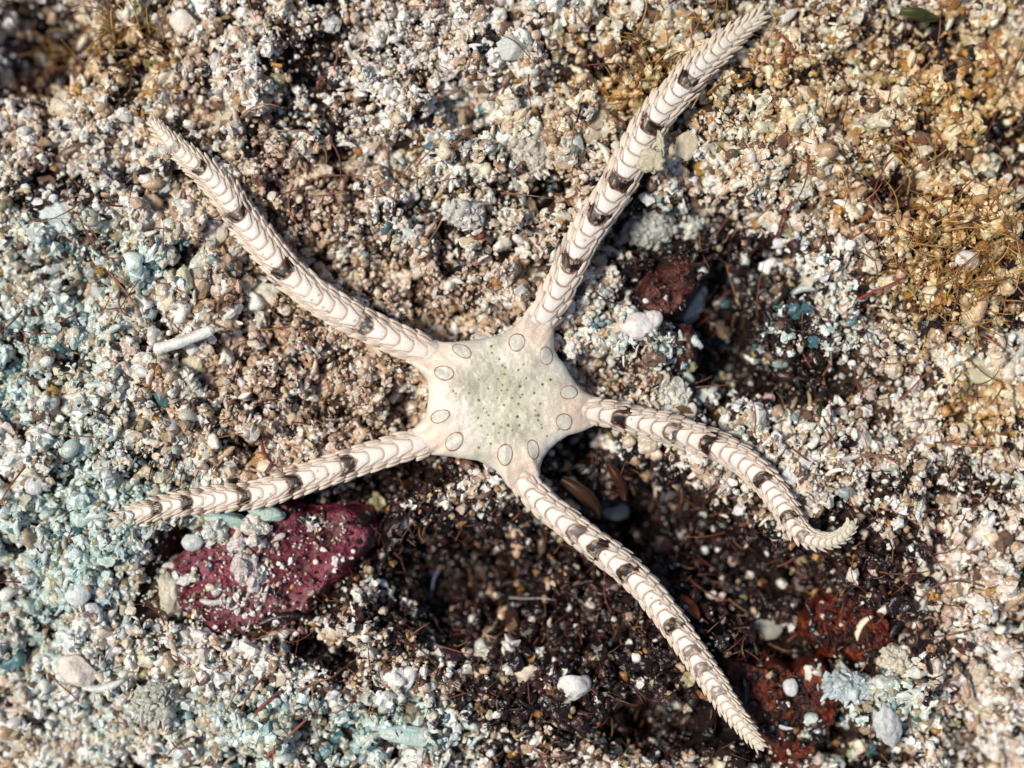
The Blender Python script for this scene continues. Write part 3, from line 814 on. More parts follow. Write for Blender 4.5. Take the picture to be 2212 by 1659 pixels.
n4 = place_grains(sand, 24000, (5.4, 4.1), .0125, 14, (-.01, .05), top=.8)
n3 = place_grains(sand, 3000, (6.6, 5.2), .047, 13, (-.02, .06), keep=bare, protos=BIG, top=.8)
n5 = place_grains(sand, 9000, (6.9, 5.5), .034, 15, (.0, .05), keep=lambda x, y, r: bare(x, y, r) & ((abs(x) > 5.3) | (abs(y) > 4.0)), top=1.0)
tag(sand.build("coral_sand", M_GRAIN), "loose coral sand, shell bits and crumbs covering the seabed", "sand", kind='stuff')
print("grains", n1 + n2 + n3)

# ------------------------------------------------------------------ the brittle star
def arm_geometry(key, A, body, parent_spines):
    q, L = spline(A['pts'], 2400)
    t_all = np.linspace(0, 1, 2400)
    # plate boundaries: pitch shrinks along the arm
    p0, p1 = A['pitch']
    pitch = p0 + (p1 - p0) * t_all ** 1.9
    ucum = np.concatenate([[0], np.cumsum(1 / (.5 * (pitch[1:] + pitch[:-1])) * np.diff(t_all) * L)])
    nseg = ucum[-1]
    per = 17
    ns = int(nseg * per)
    u = np.linspace(0, nseg, ns)
    t = np.interp(u, ucum, t_all)
    xd = np.interp(t, t_all, q[:, 0]); yd = np.interp(t, t_all, q[:, 1])
    x, y = P(xd, yd)
    w = U(.94 * np.interp(t, *zip(*A['w'])))
    wb = w * .90
    endk = np.sqrt(np.clip((1 - t) / .012, 0, 1)) * .97 + .03
    wb = wb * endk
    z = DISC_Z - .03 + np.interp(t, *zip(*A['dz']))
    g = (ZF + DIST - z) / DIST
    x, y = x * g, y * g
    T = np.stack([np.gradient(x), np.gradient(y), np.gradient(z)], 1); T /= np.linalg.norm(T, axis=1)[:, None]
    N = np.stack([-T[:, 1], T[:, 0], 0 * x], 1); N /= np.linalg.norm(N, axis=1)[:, None]
    Bv = np.cross(T, N)
    nth = 128
    # more samples on the upper side than below
    th = np.linspace(0, 2 * math.pi, nth, endpoint=False)
    th = th + .35 * np.sin(2 * (th)) * 0
    roll = R(A['roll'])
    UU = u[:, None]; TH = th[None]
    b = np.cos(TH - math.pi / 2 - 0) * 0 + np.sin(TH)          # sin: +1 = top
    lat = np.cos(TH) + 0 * UU                                 # -1..1 across, before roll
    ang = (TH + 0 * UU)
    # angle from the dorsal ridge
    phi = (ang - math.pi / 2 + math.pi) % (2 * math.pi) - math.pi
    bb = np.abs(phi) / (math.pi / 2)                          # 0 dorsal ridge, 1 side, 2 underside
    edge_b = .50
    up = UU - .46 * np.clip(bb / edge_b, 0, 1) ** 2 + .02 * noise3(UU * 3, phi * 2, 0, 5)
    k = np.floor(up); a = up - k
    wd = .27 + .23 * smooth(0, .9, a)
    rk = _hash(k, k * 0, k * 0, hash(key) % 7 + 3 if False else len(key) + int(A['pts'][0][0]))
    dorsal = bb < wd
    line_t = np.minimum(a, 1 - a) * 0 + a                      # distal edge of one plate meets the next
    pw = np.interp(t, t_all, pitch)[:, None]
    lw = 2.0 / pw                                              # a line about two display units wide
    ridge = np.exp(-((np.minimum(a, 1 - a)) / lw) ** 2) * (bb < wd + .04)
    side = np.exp(-((bb - wd) / (.032)) ** 2) * smooth(-.05, .12, a)
    line = np.clip(ridge + side, 0, 1) * smooth(.8, 3.0, UU)
    # lateral plates
    ul = UU + .5 * (bb - .6) * 1.0
    al = ul - np.floor(ul)
    latl = smooth(1.5, 3.5, UU) * np.exp(-(np.minimum(al, 1 - al) / (lw * .9)) ** 2) * smooth(wd + .02, wd + .12, bb) * (1 - smooth(.75, .95, bb))
    tc = t[:, None]
    # relief
    puff = (1 - (np.clip(bb / wd, 0, 1)) ** 4) * np.clip(np.sin(math.pi * np.clip(a, 0.02, 1)), 0, 1) ** .5
    h = np.where(dorsal, .075 * puff + .07 * a - .035, 0)
    h = np.where(dorsal, h, (.10 * al ** 1.5 - .03) * smooth(.4, .8, bb))
    h = (h - .06 * line - .05 * latl) * smooth(.3, 4.0, UU)
    r = wb[:, None] * (1 + h * np.clip((1 - tc) * 20, 0, 1))
    ch = np.cos(ang); sh = np.sin(ang)
    flat = np.where(sh > 0, .74, .70)
    lx = r * np.sign(ch) * np.abs(ch) ** .92
    lz = r * flat * np.sign(sh) * np.abs(sh) ** .9
    # roll about the arm's axis
    rx = lx * math.cos(roll) + lz * math.sin(roll) * (-1)
    rz = lx * math.sin(roll) + lz * math.cos(roll)
    V = np.stack([x, y, z], 1)[:, None, :] + N[:, None, :] * rx[..., None] + Bv[:, None, :] * rz[..., None]
    # colour
    near = smooth(.16, .0, tc)
    plate = np.array([.93, .88, .80]) + np.array([.03, .03, .03]) * rk[..., None]
    pinkish = np.array([.84, .62, .47])
    tone = np.clip(near * .75 + .25 * rk + .22, 0, .9)[..., None]
    cp = plate * (1 - tone) + pinkish * tone
    # paler middle of each plate
    cen = (np.exp(-((a - .42) / .3) ** 2) * np.exp(-(bb / (wd * .8)) ** 4))[..., None]
    cp = cp * (1 - .6 * cen) + np.array([.93, .92, .88]) * .6 * cen
    cl = np.array([.76, .66, .56]) * (1 - .6 * near[..., None]) + np.array([.80, .63, .52]) * .6 * near[..., None]
    cl = cl * (1 - .14 * smooth(.5, 1, al)[..., None])
    yel = np.array([.72, .68, .48])
    tip = smooth(.72, 1.0, tc)[..., None]
    cl = cl * (1 - .55 * tip) + yel * .55 * tip
    cp = cp * (1 - .45 * tip) + yel * .45 * tip
    C = np.where(dorsal[..., None], cp, cl)
    C = C * np.ones_like(V)
    # dark bands
    dk = np.zeros_like(bb)
    bz = np.zeros_like(bb)
    for (dx, dy, am) in A['dark']:
        i = np.argmin(np.hypot(xd - dx, yd - dy))
        kb = np.floor(u[i] + .1)
        uu = up - kb + .30 * fbm(UU * .7 + dx, phi * 2.6, 1, 27, 3)
        inside = smooth(-.12, .05, uu) * (1 - smooth(.86, 1.06, uu))
        mot = fbm(UU * 2.6 + dx, phi * 3.0, 0, 15, 4)
        mm = smooth(-.32 + (1 - am) * .30, .06 + (1 - am) * .30, mot * 1.5 + .14 * am)
        dk = np.maximum(dk, inside * mm * (1 - smooth(.75, 1.05, bb)) * min(1, am + .25))
        bz = np.maximum(bz, inside * am * (1 - smooth(.6, .95, bb)))
        jag = inside * smooth(.1, .5, fbm(UU * 1.4 + dy, phi * 9.0, 2, 19, 3) + .25) * (1 - smooth(.95, 1.2, bb)) * am
        seam = smooth(-.9, -.3, uu) * (1 - smooth(1.3, 1.9, uu)) * np.clip(ridge + side, 0, 1) * am
        side_l = inside * np.exp(-((bb - wd) / .07) ** 2) * am
        dk = np.clip(np.maximum(dk, np.maximum(side_l * .95, np.maximum(jag * .9, seam * .9))), 0, 1)
    bz = np.clip(bz, 0, 1)[..., None] * .72
    C = C * (1 - bz) + np.array([.27, .165, .095]) * bz
    C = C * (1 - dk[..., None]) + np.array([.014, .007, .004]) * dk[..., None]
    lc = np.array([.27, .10, .03])
    lk = np.clip(line * .86 * (1 - .5 * tip[..., 0]) + latl * .42, 0, .95)[..., None]
    lk = lk * (0.75 + .25 * noise3(UU * 2.0, phi * 3, 4, 6))[..., None]
    C = C * (1 - lk) + lc * lk
    # small pigment specks
    rs = np.random.default_rng(int(A['pts'][0][0]))
    for _ in range(9):
        su = rs.uniform(3, nseg * .8); sp = rs.uniform(-.35, .35)
        sk = np.exp(-(((UU - su) * pw / 2.6) ** 2 + ((phi - sp) * wb[:, None] / U(2.6)) ** 2))[..., None] * .75
        C = C * (1 - sk) + np.array([.25, .12, .06]) * sk
    i = np.arange(ns * nth).reshape(ns, nth)
    f = np.stack([i[:-1].ravel(), i[1:].ravel(), np.roll(i, -1, 1)[1:].ravel(), np.roll(i, -1, 1)[:-1].ravel()], 1)
    body.add(V.reshape(-1, 3), f[:, ::-1], C.reshape(-1, 3))
    # end caps
    body.add(V[-1], np.array([list(range(nth))]), C[-1])
    body.add(V[0], np.array([list(range(nth))[::-1]]), C[0])
    # spines: rows of blunt pegs on both sides, lying back along the arm
    sp = Mesh()
    rs = np.random.default_rng(int(A['pts'][3][1]))
    first = 2.2
    kk = np.arange(first, nseg - .4, 1.0)
    for kq in kk:
        ti = np.interp(kq, u, t)
        j = int(np.clip(np.searchsorted(u, kq), 1, ns - 2))
        darkhere = 0
        for (dx, dy, am) in A['dark']:
            if np.hypot(xd[j] - dx, yd[j] - dy) < .75 * pw[j, 0]:
                darkhere = am
        for sgn in (-1, 1):
            for row, el in enumerate((38, 16, -6, -28)):
                e = R(el) + rs.normal() * .05
                ln = pw[j, 0] * (.78 + .20 * (row in (1, 2))) * A['spine'] * (1.0 + .35 * smooth(.35, .9, ti)) * rs.uniform(.85, 1.12)
                ln = U(ln)
                rb = U(max(2.3, pw[j, 0] * (.175 + .03 * (row == 1)) * A['spine'] ** .5))
                out0 = wb[j] * .93
                lx0 = sgn * math.cos(e) * out0; lz0 = math.sin(e) * out0 * .72
                bx = lx0 * math.cos(roll) - lz0 * math.sin(roll)
                bz = lx0 * math.sin(roll) + lz0 * math.cos(roll)
                base = np.array([x[j], y[j], z[j]]) + N[j] * bx + Bv[j] * bz
                nrm = N[j] * bx + Bv[j] * bz; nrm /= np.linalg.norm(nrm)
                splay = rs.uniform(.13, .28) + .14 * smooth(.4, .9, ti)
                dv = T[j] * math.cos(splay) + nrm * math.sin(splay) + np.array([0, 0, .0])
                dv /= np.linalg.norm(dv)
                s1 = np.cross(dv, [0, 0, 1.]); s1 /= np.linalg.norm(s1)
                s2 = np.cross(dv, s1)
                prof = [(-.12, .8), (.15, 1.0), (.5, .9), (.8, .62), (.96, .3), (1.0, .03)]
                th6 = np.linspace(0, 2 * math.pi, 7, endpoint=False)
                vs = np.concatenate([base + dv * (ln * pt) + rb * pr * (np.cos(th6)[:, None] * s1 + np.sin(th6)[:, None] * s2 * .8) for pt, pr in prof])
                n6 = 7
                idx = np.arange(len(prof) * n6).reshape(len(prof), n6)
                fs = np.stack([idx[:-1].ravel(), np.roll(idx, -1, 1)[:-1].ravel(), np.roll(idx, -1, 1)[1:].ravel(), idx[1:].ravel()], 1)
                tipk = smooth(.72, 1.0, ti)
                cs = np.array([.76, .65, .54]) * (1 - .4 * tipk) + np.array([.74, .72, .54]) * .4 * tipk
                if ti < .2:
                    cs = cs * .6 + np.array([.80, .64, .54]) * .4
                cs = cs * rs.uniform(.9, 1.06)
                cc = np.repeat(np.repeat(cs[None], len(prof), 0), n6, 0)
                if darkhere > .5 and rs.random() < .75:
                    dd = np.repeat(np.array([.8, .7, .3, .1, 0, 0]), n6)[:, None] * darkhere
                    cc = cc * (1 - dd) + np.array([.12, .07, .045]) * dd
                sp.add(vs, fs, cc)
    return sp

body = Mesh()
# --- disc
def disc_radius(th):
    cx, cy = P(*DC)
    ox, oy = P(DISC[:, 0], DISC[:, 1])
    a = np.arctan2(oy - cy, ox - cx); r = np.hypot(ox - cx, oy - cy)
    s = np.argsort(a)
    n = 1440
    tt = np.linspace(-math.pi, math.pi, n, endpoint=False)
    rr = np.interp(tt, a[s], r[s], period=2 * math.pi)
    ker = np.hanning(21); ker /= ker.sum()
    rr = np.convolve(np.concatenate([rr[-20:], rr, rr[:20]]), ker, 'same')[20:-20]
    return np.interp(th, tt, rr, period=2 * math.pi)
ARMDIR = []
for k, A in ARMS.items():
    ax, ay, az, aw = ARMLINE[k]
    ARMDIR.append((ax[14], ay[14]))
def disc_height(x, y):
    cx, cy = P(*DC)
    th = np.arctan2(y - cy, x - cx)
    rho = np.clip(np.hypot(x - cx, y - cy) / disc_radius(th), 0, 1)
    lobe = 0
    for ax, ay in ARMDIR:
        da = np.abs((th - math.atan2(ay - cy, ax - cx) + math.pi) % (2 * math.pi) - math.pi)
        lobe = lobe + np.exp(-(da / .17) ** 4)
    lobe = np.clip(lobe, 0, 1)
    z = DISC_Z + DISC_H * .56 * ((1 - rho ** 4.2) ** .55 * (1 - lobe) + (1 - rho ** 3.4) ** 1.15 * lobe)
    z = z - .035 * lobe * rho ** 6
    # the middle sags a little, low ridges run out to the arms
    z = z - .030 * np.exp(-(np.hypot(x - cx, y - cy) / .42) ** 2)
    z = z + .014 * fbm(x * 3.2, y * 3.2, 0, 301, 3) + .005 * noise3(x * 16, y * 16, 0, 302) + .0025 * noise3(x * 34, y * 34, 0, 303)
    for ax, ay in ARMDIR:
        z = z + .012 * np.exp(-(np.hypot(x - ax, y - ay) / .22) ** 2)
    return z
SHIELDS = [(980,380,72,80,0),(1232,495,57,84,8),(512,453,90,55,-27),(360,642,88,64,-6),(325,1012,92,54,22),(445,1228,72,92,-38),(880,1340,68,96,0),(1120,1295,50,90,14),(1425,808,76,62,8),(1385,1060,72,76,0)]
DOTS = [(762,412),(768,470),(832,523),(858,578),(882,596),(876,655),(655,696),(820,694),(857,744),(735,775),(572,813),(655,874),(868,916),(995,905),(940,857),(1012,850),(1027,826),(1008,757),(1063,687),(993,618),(1038,570),
        (1268,700),(1128,813),(697,944),(722,978),(738,1002),(650,1026),(985,1015),(1137,962),(1140,1005),(1162,1045),(1190,1083),(1195,1112),(906,1088),(850,1108),(782,1076),(940,1132),(733,1170),(675,1094),(758,1248),
        (825,1152),(462,816),(438,796),(1343,1122),(1002,1090),(1165,1003),(900,786),(850,792),(1200,740),(812,856),(655,1280),(1238,1180),(1180,905)]
def dz(px, py):
    return P(px / 3.965 + 869.1, py / 3.965 + 643.8)
def disc_colour(x, y):
    cx, cy = P(*DC)
    rad = np.hypot(x - cx, y - cy)
    n = fbm(x * 4, y * 4, 0, 311, 4)
    base = mixc(.5 + n * .9, (.78, .755, .66), (.90, .87, .78))
    fine = 1 + .05 * noise3(x * 22, y * 22, 0, 313) + .05 * noise3(x * 45, y * 45, 0, 314)
    base = base * fine[:, None]
    green = np.clip((1 - smooth(.18, .80, rad + .30 * n + .05 * noise3(x * 15, y * 15, 0, 316))) * .78 * (.9 + .12 * noise3(x * 20, y * 20, 0, 317)), 0, 1)[:, None]
    c = base * (1 - green) + mixc(.5 + n, (.36, .36, .24), (.60, .585, .44)) * fine[:, None] * green
    for ax, ay in ARMDIR:
        k = np.exp(-(np.hypot(x - ax, y - ay) / .27) ** 2)[:, None] * .8
        c = c * (1 - k) + np.array([.88, .68, .54]) * k
    r = np.random.default_rng(5)
    for px, py in DOTS:
        qx, qy = dz(px, py)
        s = U(r.uniform(2.0, 3.7))
        k = np.exp(-(np.hypot(x - qx, y - qy) / s) ** 4)[:, None] * r.uniform(.8, 1.0)
        col = [(.06, .07, .02), (.13, .08, .02), (.22, .11, .03)][r.integers(0, 3)]
        c = c * (1 - k) + np.array(col) * k
        if r.random() < .35:
            k = np.exp(-(np.hypot(x - qx - U(r.normal() * 5), y - qy - U(r.normal() * 5)) / U(7)) ** 2)[:, None] * .2
            c = c * (1 - k) + np.array([.60, .58, .15]) * k
    return c
NT, NR = 900, 230
th = np.linspace(-math.pi, math.pi, NT, endpoint=False)
Rr = disc_radius(th)
rho = 1 - (1 - np.linspace(0.003, 1, NR)) ** 1.25
cx, cy = P(*DC)
X = cx + np.cos(th)[None] * Rr[None] * rho[:, None]
Y = cy + np.sin(th)[None] * Rr[None] * rho[:, None]
Z = disc_height(X, Y)
v = np.stack([X.ravel(), Y.ravel(), Z.ravel()], 1)
i = np.arange(NR * NT).reshape(NR, NT)
f = np.stack([i[:-1].ravel(), i[1:].ravel(), np.roll(i, -1, 1)[1:].ravel(), np.roll(i, -1, 1)[:-1].ravel()], 1)
body.add(v, f, disc_colour(v[:, 0], v[:, 1]))
body.add(v[:NT], np.array([list(range(NT))]), disc_colour(v[:NT, 0], v[:NT, 1]))
# underside
rb = np.linspace(1, .003, 40)
Xb = cx + np.cos(th)[None] * Rr[None] * rb[:, None]
Yb = cy + np.sin(th)[None] * Rr[None] * rb[:, None]
Zb = DISC_Z - .16 * (1 - rb[:, None] ** 4) ** .6 + 0 * Xb
vb = np.stack([Xb.ravel(), Yb.ravel(), Zb.ravel()], 1)
ib = np.arange(40 * NT).reshape(40, NT)
fb = np.stack([ib[:-1].ravel(), ib[1:].ravel(), np.roll(ib, -1, 1)[1:].ravel(), np.roll(ib, -1, 1)[:-1].ravel()], 1)
body.add(vb, fb, np.array([.74, .70, .62]))

spine_meshes = []
for k, A in ARMS.items():
    spine_meshes.append(arm_geometry(k, A, body, None))
star = body.build("brittle_star", M_SKIN, origin=(float(cx), float(cy), 0.0))
tag(star, "pale cream brittle star with five brown-banded arms spread on the coral sand", "brittle star")
def child(mesh, name, mat, label=None):
    o = mesh.build(name, mat, origin=(float(cx), float(cy), 0.0))
    o.parent = star
    o.location = (0, 0, 0)
    if label: o['label'] = label
    return o
for sp in spine_meshes:
    child(sp, "arm_spines", M_SPINE)["kind"] = "stuff"
# --- radial shields: low oval plates ringed in brown, two at the root of each arm
for si, (px, py, a, b, rot) in enumerate(SHIELDS):
    sx, sy = dz(px, py)
    a, b = a / 3.965, b / 3.965
    a, b = U(a) * 1.04, U(b) * 1.04
    n, m = 110, 34
    tt = np.linspace(0, 2 * math.pi, n, endpoint=False)
    rr = np.linspace(.01, 1, m) ** .8
    wob = 1 + .03 * np.sin(2 * tt + si) + .02 * np.sin(3 * tt + 2 * si)
    ca, sa = math.cos(R(rot)), math.sin(R(rot))
    lx = np.cos(tt)[None] * a * rr[:, None] * wob; ly = np.sin(tt)[None] * b * rr[:, None] * wob
    X = sx + lx * ca - ly * sa; Y = sy + lx * sa + ly * ca
    lift = .003 * (1 - rr ** 4)[:, None] + .0035 - .012 * smooth(.93, 1, rr)[:, None]
    Z = disc_height(X, Y) + lift
    v = np.stack([X.ravel(), Y.ravel(), Z.ravel()], 1)
    i = np.arange(m * n).reshape(m, n)
    f = np.stack([i[:-1].ravel(), i[1:].ravel(), np.roll(i, -1, 1)[1:].ravel(), np.roll(i, -1, 1)[:-1].ravel()], 1)
    ring = smooth(.80, .85, rr)[:, None] * (.85 + .35 * noise3(np.cos(tt) * 2.2 + si * 5, np.sin(tt) * 2.2, 0, 50))[None]
    ring = np.clip(ring, 0, 1).ravel()[:, None]
    c = np.array([.73, .70, .62]) * (1 - ring) + np.array([.33, .165, .045]) * ring
    ms = Mesh(); ms.add(v, f, c); ms.add(v[:n], np.array([list(range(n))]), c[:n])
    child(ms, "radial_shield", M_SKIN)

# ------------------------------------------------------------------ algae: threads, turf, blades
def tube(mesh, pts, r0, r1, col, sides=5, z0=None):
    p = np.asarray(pts, float)
    T = np.gradient(p, axis=0); T /= np.linalg.norm(T, axis=1)[:, None] + 1e-9
    S1 = np.cross(T, [.13, .21, 1.0]); S1 /= np.linalg.norm(S1, axis=1)[:, None] + 1e-9
    S2 = np.cross(T, S1)
    n = len(p)
    rad = np.linspace(r0, r1, n)
    rad[-1] *= .3
    a = np.linspace(0, 2 * math.pi, sides, endpoint=False)
    V = p[:, None] + rad[:, None, None] * (np.cos(a)[None, :, None] * S1[:, None] + np.sin(a)[None, :, None] * S2[:, None])
    i = np.arange(n * sides).reshape(n, sides)
    f = np.stack([i[:-1].ravel(), np.roll(i, -1, 1)[:-1].ravel(), np.roll(i, -1, 1)[1:].ravel(), i[1:].ravel()], 1)
    mesh.add(V.reshape(-1, 3), f, col)

def strand(name, label, cat, pts, w=3.0, col=(.24, .07, .045), h=.16, lift=(.06, .10)):
    q, L = spline(pts, max(16, int(len(pts) * 8)))
    x, y = P(q[:, 0], q[:, 1])
    zt = terrain(x, y, False)
    t = np.linspace(0, 1, len(x))
    z = np.maximum(np.convolve(np.pad(zt, 6, 'edge'), np.ones(13) / 13, 'valid'), zt) + lift[0] + h * np.sin(math.pi * t) * .6 + (lift[1] - lift[0]) * t
    m = Mesh()
    tube(m, np.stack([x, y, z], 1), U(w) * .55, U(w) * .35, np.array(col), 8)
    o = m.build(name, M_ALGA, origin=(float(x[0]), float(y[0]), float(z[0])))
    tag(o, label, cat, 'loose algae strands lying over the sand')

S = strand
S("algae_strand", "thick dark red algae strand curving down to the lower left arm", "algae", [(556,930),(558,955),(566,978),(578,995),(592,1010)], 8, (.20,.035,.03))
S("algae_strand", "thin brown strand slanting across the sand above the disc", "algae", [(968,432),(955,462),(938,495),(915,530)], 4, (.30,.17,.09))
S("algae_strand", "thin brown strand crossing the top of the grey shell fragment", "algae", [(1075,60),(1105,78),(1130,100),(1148,118)], 3.5)
S("algae_strand", "long thin brown strand right of the upper left arm's tip", "algae", [(548,285),(580,276),(618,274),(650,276),(682,286)], 4, (.36,.20,.12))
S("algae_strand", "long red-brown strand left of the upper left arm near the left edge", "algae", [(150,440),(165,470),(180,505),(196,545)], 4)
S("algae_strand", "dark red stiff strand right of the dark hollow, below the yellow tuft", "algae", [(1868,642),(1895,628),(1930,612),(1960,598)], 6, (.30,.05,.03))
S("algae_strand", "red strand standing in the dark cleft left of the round white grain", "algae", [(1690,505),(1696,480),(1705,455),(1718,425)], 6, (.22,.06,.04))
S("algae_strand", "arched brown strand at the right edge below the middle", "algae", [(2000,1315),(2020,1285),(2050,1268),(2085,1262),(2120,1268),(2160,1278),(2212,1275)], 5, (.20,.09,.05))
S("algae_strand", "second arched brown strand at the right edge, below the longer arch", "algae", [(2000,1400),(2030,1388),(2070,1380),(2110,1372),(2160,1362)], 4, (.20,.09,.05))
S("algae_strand", "long brown strand at bottom left pointing up and right", "algae", [(560,1659),(590,1625),(625,1592),(660,1560)], 8, (.30,.10,.06))
S("algae_strand", "thick red-brown strand at the bottom, parallel to its longer neighbour", "algae", [(528,1578),(550,1545),(575,1518),(605,1497)], 8, (.30,.07,.05))
S("algae_strand", "short brown strand with a bent end left of the coral rod", "algae", [(246,630),(252,655),(262,675),(285,688)], 4)
S("algae_strand", "brown strand crossing towards the left edge beside the coral rod", "algae", [(85,720),(115,700),(150,680),(165,670)], 4)
S("algae_strand", "brown strand above the coral rod running down to it", "algae", [(200,560),(240,600),(275,640),(300,680)], 5, (.28,.12,.08))
S("algae_strand", "thin grey-blue upright thread in the dark patch", "algae", [(918,1325),(922,1300),(926,1280),(935,1262)], 6, (.22,.24,.36))
S("algae_strand", "grey fuzzy thread in front of the lower right arm", "algae", [(1100,1318),(1135,1316),(1170,1312),(1205,1315)], 4, (.38,.38,.36))
S("algae_strand", "thin dark strand right of the lower right arm near the grey flake", "algae", [(1570,1420),(1600,1395),(1635,1370),(1660,1345)], 3, (.12,.03,.02))
S("algae_strand", "thin strand curling over the sand at the bottom left corner", "algae", [(80,1475),(110,1492),(135,1512),(150,1535)], 4, (.32,.10,.04))
S("algae_strand", "tangled black-brown thread left of the disc", "algae", [(700,760),(712,770),(706,782),(694,788),(700,800),(712,792),(716,778),(726,786),(722,800),(732,806),(740,794),(752,792),(760,800)], 3, (.05,.022,.012), h=.1)
S("algae_strand", "fine brown strand between red crust and bottom edge", "algae", [(640,1500),(680,1478),(720,1462),(760,1440)], 4, (.28,.12,.07))
S("algae_strand", "straight brown strand at the upper right corner", "algae", [(2165,60),(2180,90),(2190,125),(2205,165)], 4, (.32,.12,.06))
S("algae_strand", "short red strand above the tip of the upper right arm", "algae", [(1692,48),(1706,72),(1720,92),(1732,104)], 5, (.34,.09,.04))

def turf(name, label, n, field, seed, col, length=(.08, .34), w=.0065, lie=.35, curl=.5, kind='stuff', wide=0, zoff=0.0, sides=4, dirn=None):
    r = np.random.default_rng(seed)
    m = Mesh()
    x = r.uniform(-6, 6, n * 12); y = r.uniform(-4.8, 4.8, n * 12)
    p = np.clip(field(x, y), 0, 1)
    ok = r.random(len(x)) < p
    x, y = x[ok][:n], y[ok][:n]
    d, zs, ww = star_distance(x, y)
    ok = d > .03
    x, y = x[ok], y[ok]
    z = terrain(x, y) + .0 + zoff
    col = np.array(col, float)
    pick = r.integers(0, len(col), len(x))
    for i in range(len(x)):
        a = r.uniform(0, 2 * math.pi) if dirn is None else R(dirn) + r.normal() * .5
        L = r.uniform(*length)
        up = r.uniform(.25, 1.0) * (1 - lie) + .1
        k = 6
        t = np.linspace(0, 1, k)
        a2 = a + curl * r.normal() * t
        px = x[i] + np.cumsum(np.cos(a2)) / k * L * (1 - up * .5)
        py = y[i] + np.cumsum(np.sin(a2)) / k * L * (1 - up * .5)
        pz = z[i] + L * up * np.sin(t * 1.9) * .8 + .02
        c = col[pick[i]] * r.uniform(.7, 1.3)
        if star_distance(px[-1:], py[-1:])[0][0] < 0:
            continue
        wi = w * r.uniform(.6, 1.5)
        tube(m, np.stack([px, py, pz], 1), wi, wi * .4, c, sides)
    o = m.build(name, M_ALGA)
    tag(o, label, "algae", kind=kind)
BRN = [(.10,.035,.02), (.17,.065,.035), (.05,.018,.011), (.28,.14,.08)]
turf("turf_algae", "short red-brown algae turf growing among the sand and dark patches", 2600,
     lambda x, y: .10 + .8 * gauss(x, y, DARK) + .35 * gauss(x, y, PINK), 71, BRN)
turf("thread_algae", "scattered long red-brown algae threads arching over the sand", 330,
     lambda x, y: .06 + gauss(x, y, [(1980,800,260,420,.55),(2000,250,250,250,.5),(150,600,180,250,.3),(500,1500,380,160,.4),(700,330,200,120,.4),(1250,350,200,200,.22),(1500,1250,200,150,.2)]),
     75, [(.30,.085,.045), (.22,.07,.04), (.34,.15,.08), (.15,.045,.03)], (.25, .75), .0085, zoff=.09, curl=.8, lie=.75)
turf("red_turf_algae", "dark red-brown fuzzy algae on the right half of the red crust and in the dark patch", 900,
     lambda x, y: gauss(x, y, [(680,1200,90,90,1),(600,1330,90,50,.8),(760,1180,60,60,.8),(1180,1330,150,60,.25),(430,1240,60,60,.15)]),
     73, [(.17,.045,.03), (.26,.10,.06), (.12,.03,.02)], (.08, .26), .0055, zoff=.09)
turf("golden_algae", "golden-brown algae fuzz at the right edge and the top", 1900,
     lambda x, y: gauss(x, y, [(2110,560,170,120,1),(1420,190,110,70,.9),(250,60,110,70,.8),(1480,60,160,50,.5),(1930,330,130,60,.35),(860,330,70,40,.5),(640,700,40,40,.4),(30,60,60,60,.8)]),
     72, [(.42,.24,.06), (.50,.32,.10), (.30,.15,.04), (.24,.10,.04)], (.18, .6), .0085, zoff=.05)

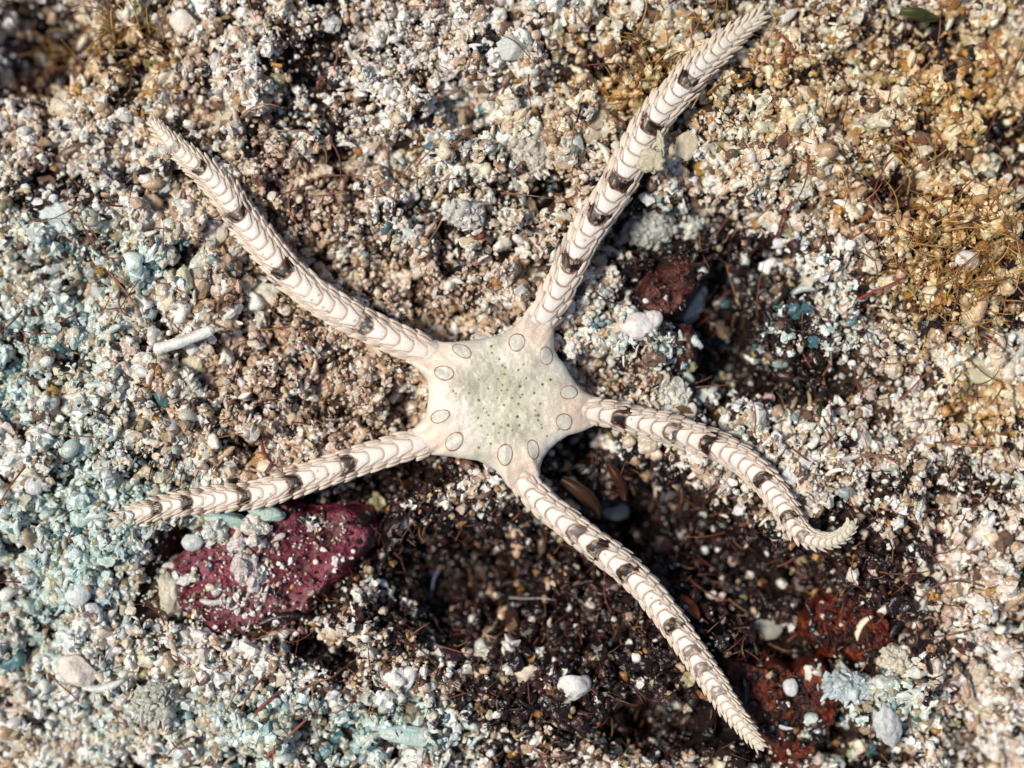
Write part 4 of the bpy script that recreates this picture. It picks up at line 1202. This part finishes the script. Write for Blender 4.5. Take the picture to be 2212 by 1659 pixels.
# broad leaf-like blades
def blade(name, label, pts, width, col, z, tilt=.2, cat="algae"):
    q, L = spline(pts, 40)
    x, y = P(q[:, 0], q[:, 1])
    t = np.linspace(0, 1, 40)
    T = np.stack([np.gradient(x), np.gradient(y)], 1); T /= np.linalg.norm(T, axis=1)[:, None]
    N = np.stack([-T[:, 1], T[:, 0]], 1)
    wv = U(width) * np.sin(np.clip(t * .86 + .10, 0, 1) * math.pi) ** .6 * (1 + .12 * noise3(t * 6, 0 * t, 0, 5))
    s = np.linspace(-1, 1, 15)
    X = x[:, None] + N[:, :1] * s * wv[:, None]; Y = y[:, None] + N[:, 1:] * s * wv[:, None]
    Z = z + tilt * s[None] * wv[:, None] + .05 * np.sin(t * 5)[:, None] - .06 * (s ** 2)[None]
    Z = np.maximum(Z, terrain(X, Y, False) + .01)
    top = np.stack([X.ravel(), Y.ravel(), Z.ravel()], 1)
    bot = top - [0, 0, .014]
    i = np.arange(40 * 15).reshape(40, 15)
    f = np.stack([i[:-1, :-1].ravel(), i[1:, :-1].ravel(), i[1:, 1:].ravel(), i[:-1, 1:].ravel()], 1)
    rim = np.concatenate([i[0, :], i[1:, -1], i[-1, ::-1][1:], i[::-1, 0][1:-1]])
    nn = 600
    rf = np.stack([rim, np.roll(rim, -1), np.roll(rim, -1) + nn, rim + nn], 1)
    v = np.vstack([top, bot])
    n = fbm(v[:, 0] * 7, v[:, 1] * 7, 0, 9, 3)[:, None]
    c = np.array(col) * (1 + .5 * n)
    m = Mesh()
    m.add(v, np.vstack([f[:, ::-1], f + nn, rf]), c)
    o = m.build(name, M_ALGA, origin=(float(x[20]), float(y[20]), float(z)))
    tag(o, label, cat)
blade("brown_seaweed", "broad brown algae blade between the two lower right arms", [(1215,1040),(1240,1055),(1270,1080),(1295,1110),(1300,1130)], 17, (.055,.024,.010), -.04)
blade("brown_seaweed", "dark reddish brown algae blade beneath the right arm", [(1318,1005),(1335,1030),(1352,1060),(1358,1090)], 13, (.06,.02,.009), -.05)
blade("brown_seaweed", "small orange-brown algae tongue right of the lower right arm", [(1478,1300),(1492,1312),(1508,1330),(1516,1345)], 12, (.24,.06,.02), -.05)
blade("green_alga", "dark green algae lobe in the sand at right", [(1786,868),(1782,895),(1796,918),(1822,930)], 10, (.012,.035,.010), .02)
blade("green_alga", "green algae scrap at the top edge above the right side", [(1960,8),(2000,14),(2050,20)], 13, (.07,.075,.018), .05)
# translucent greenish flake on the upper right arm
F("green_flake", "translucent yellow-green flake lying on the upper right arm", "flake", 1404, 352, (30, 25, 6), 20, seed=80, z=.42, col=(.50,.47,.30), col2=(.62,.56,.42), lump=.5, fine=.3, freq=2.2, cuts=3,
  extra=[dict(at=(1424, 312), size=(8, 24, 4), rot=8)])
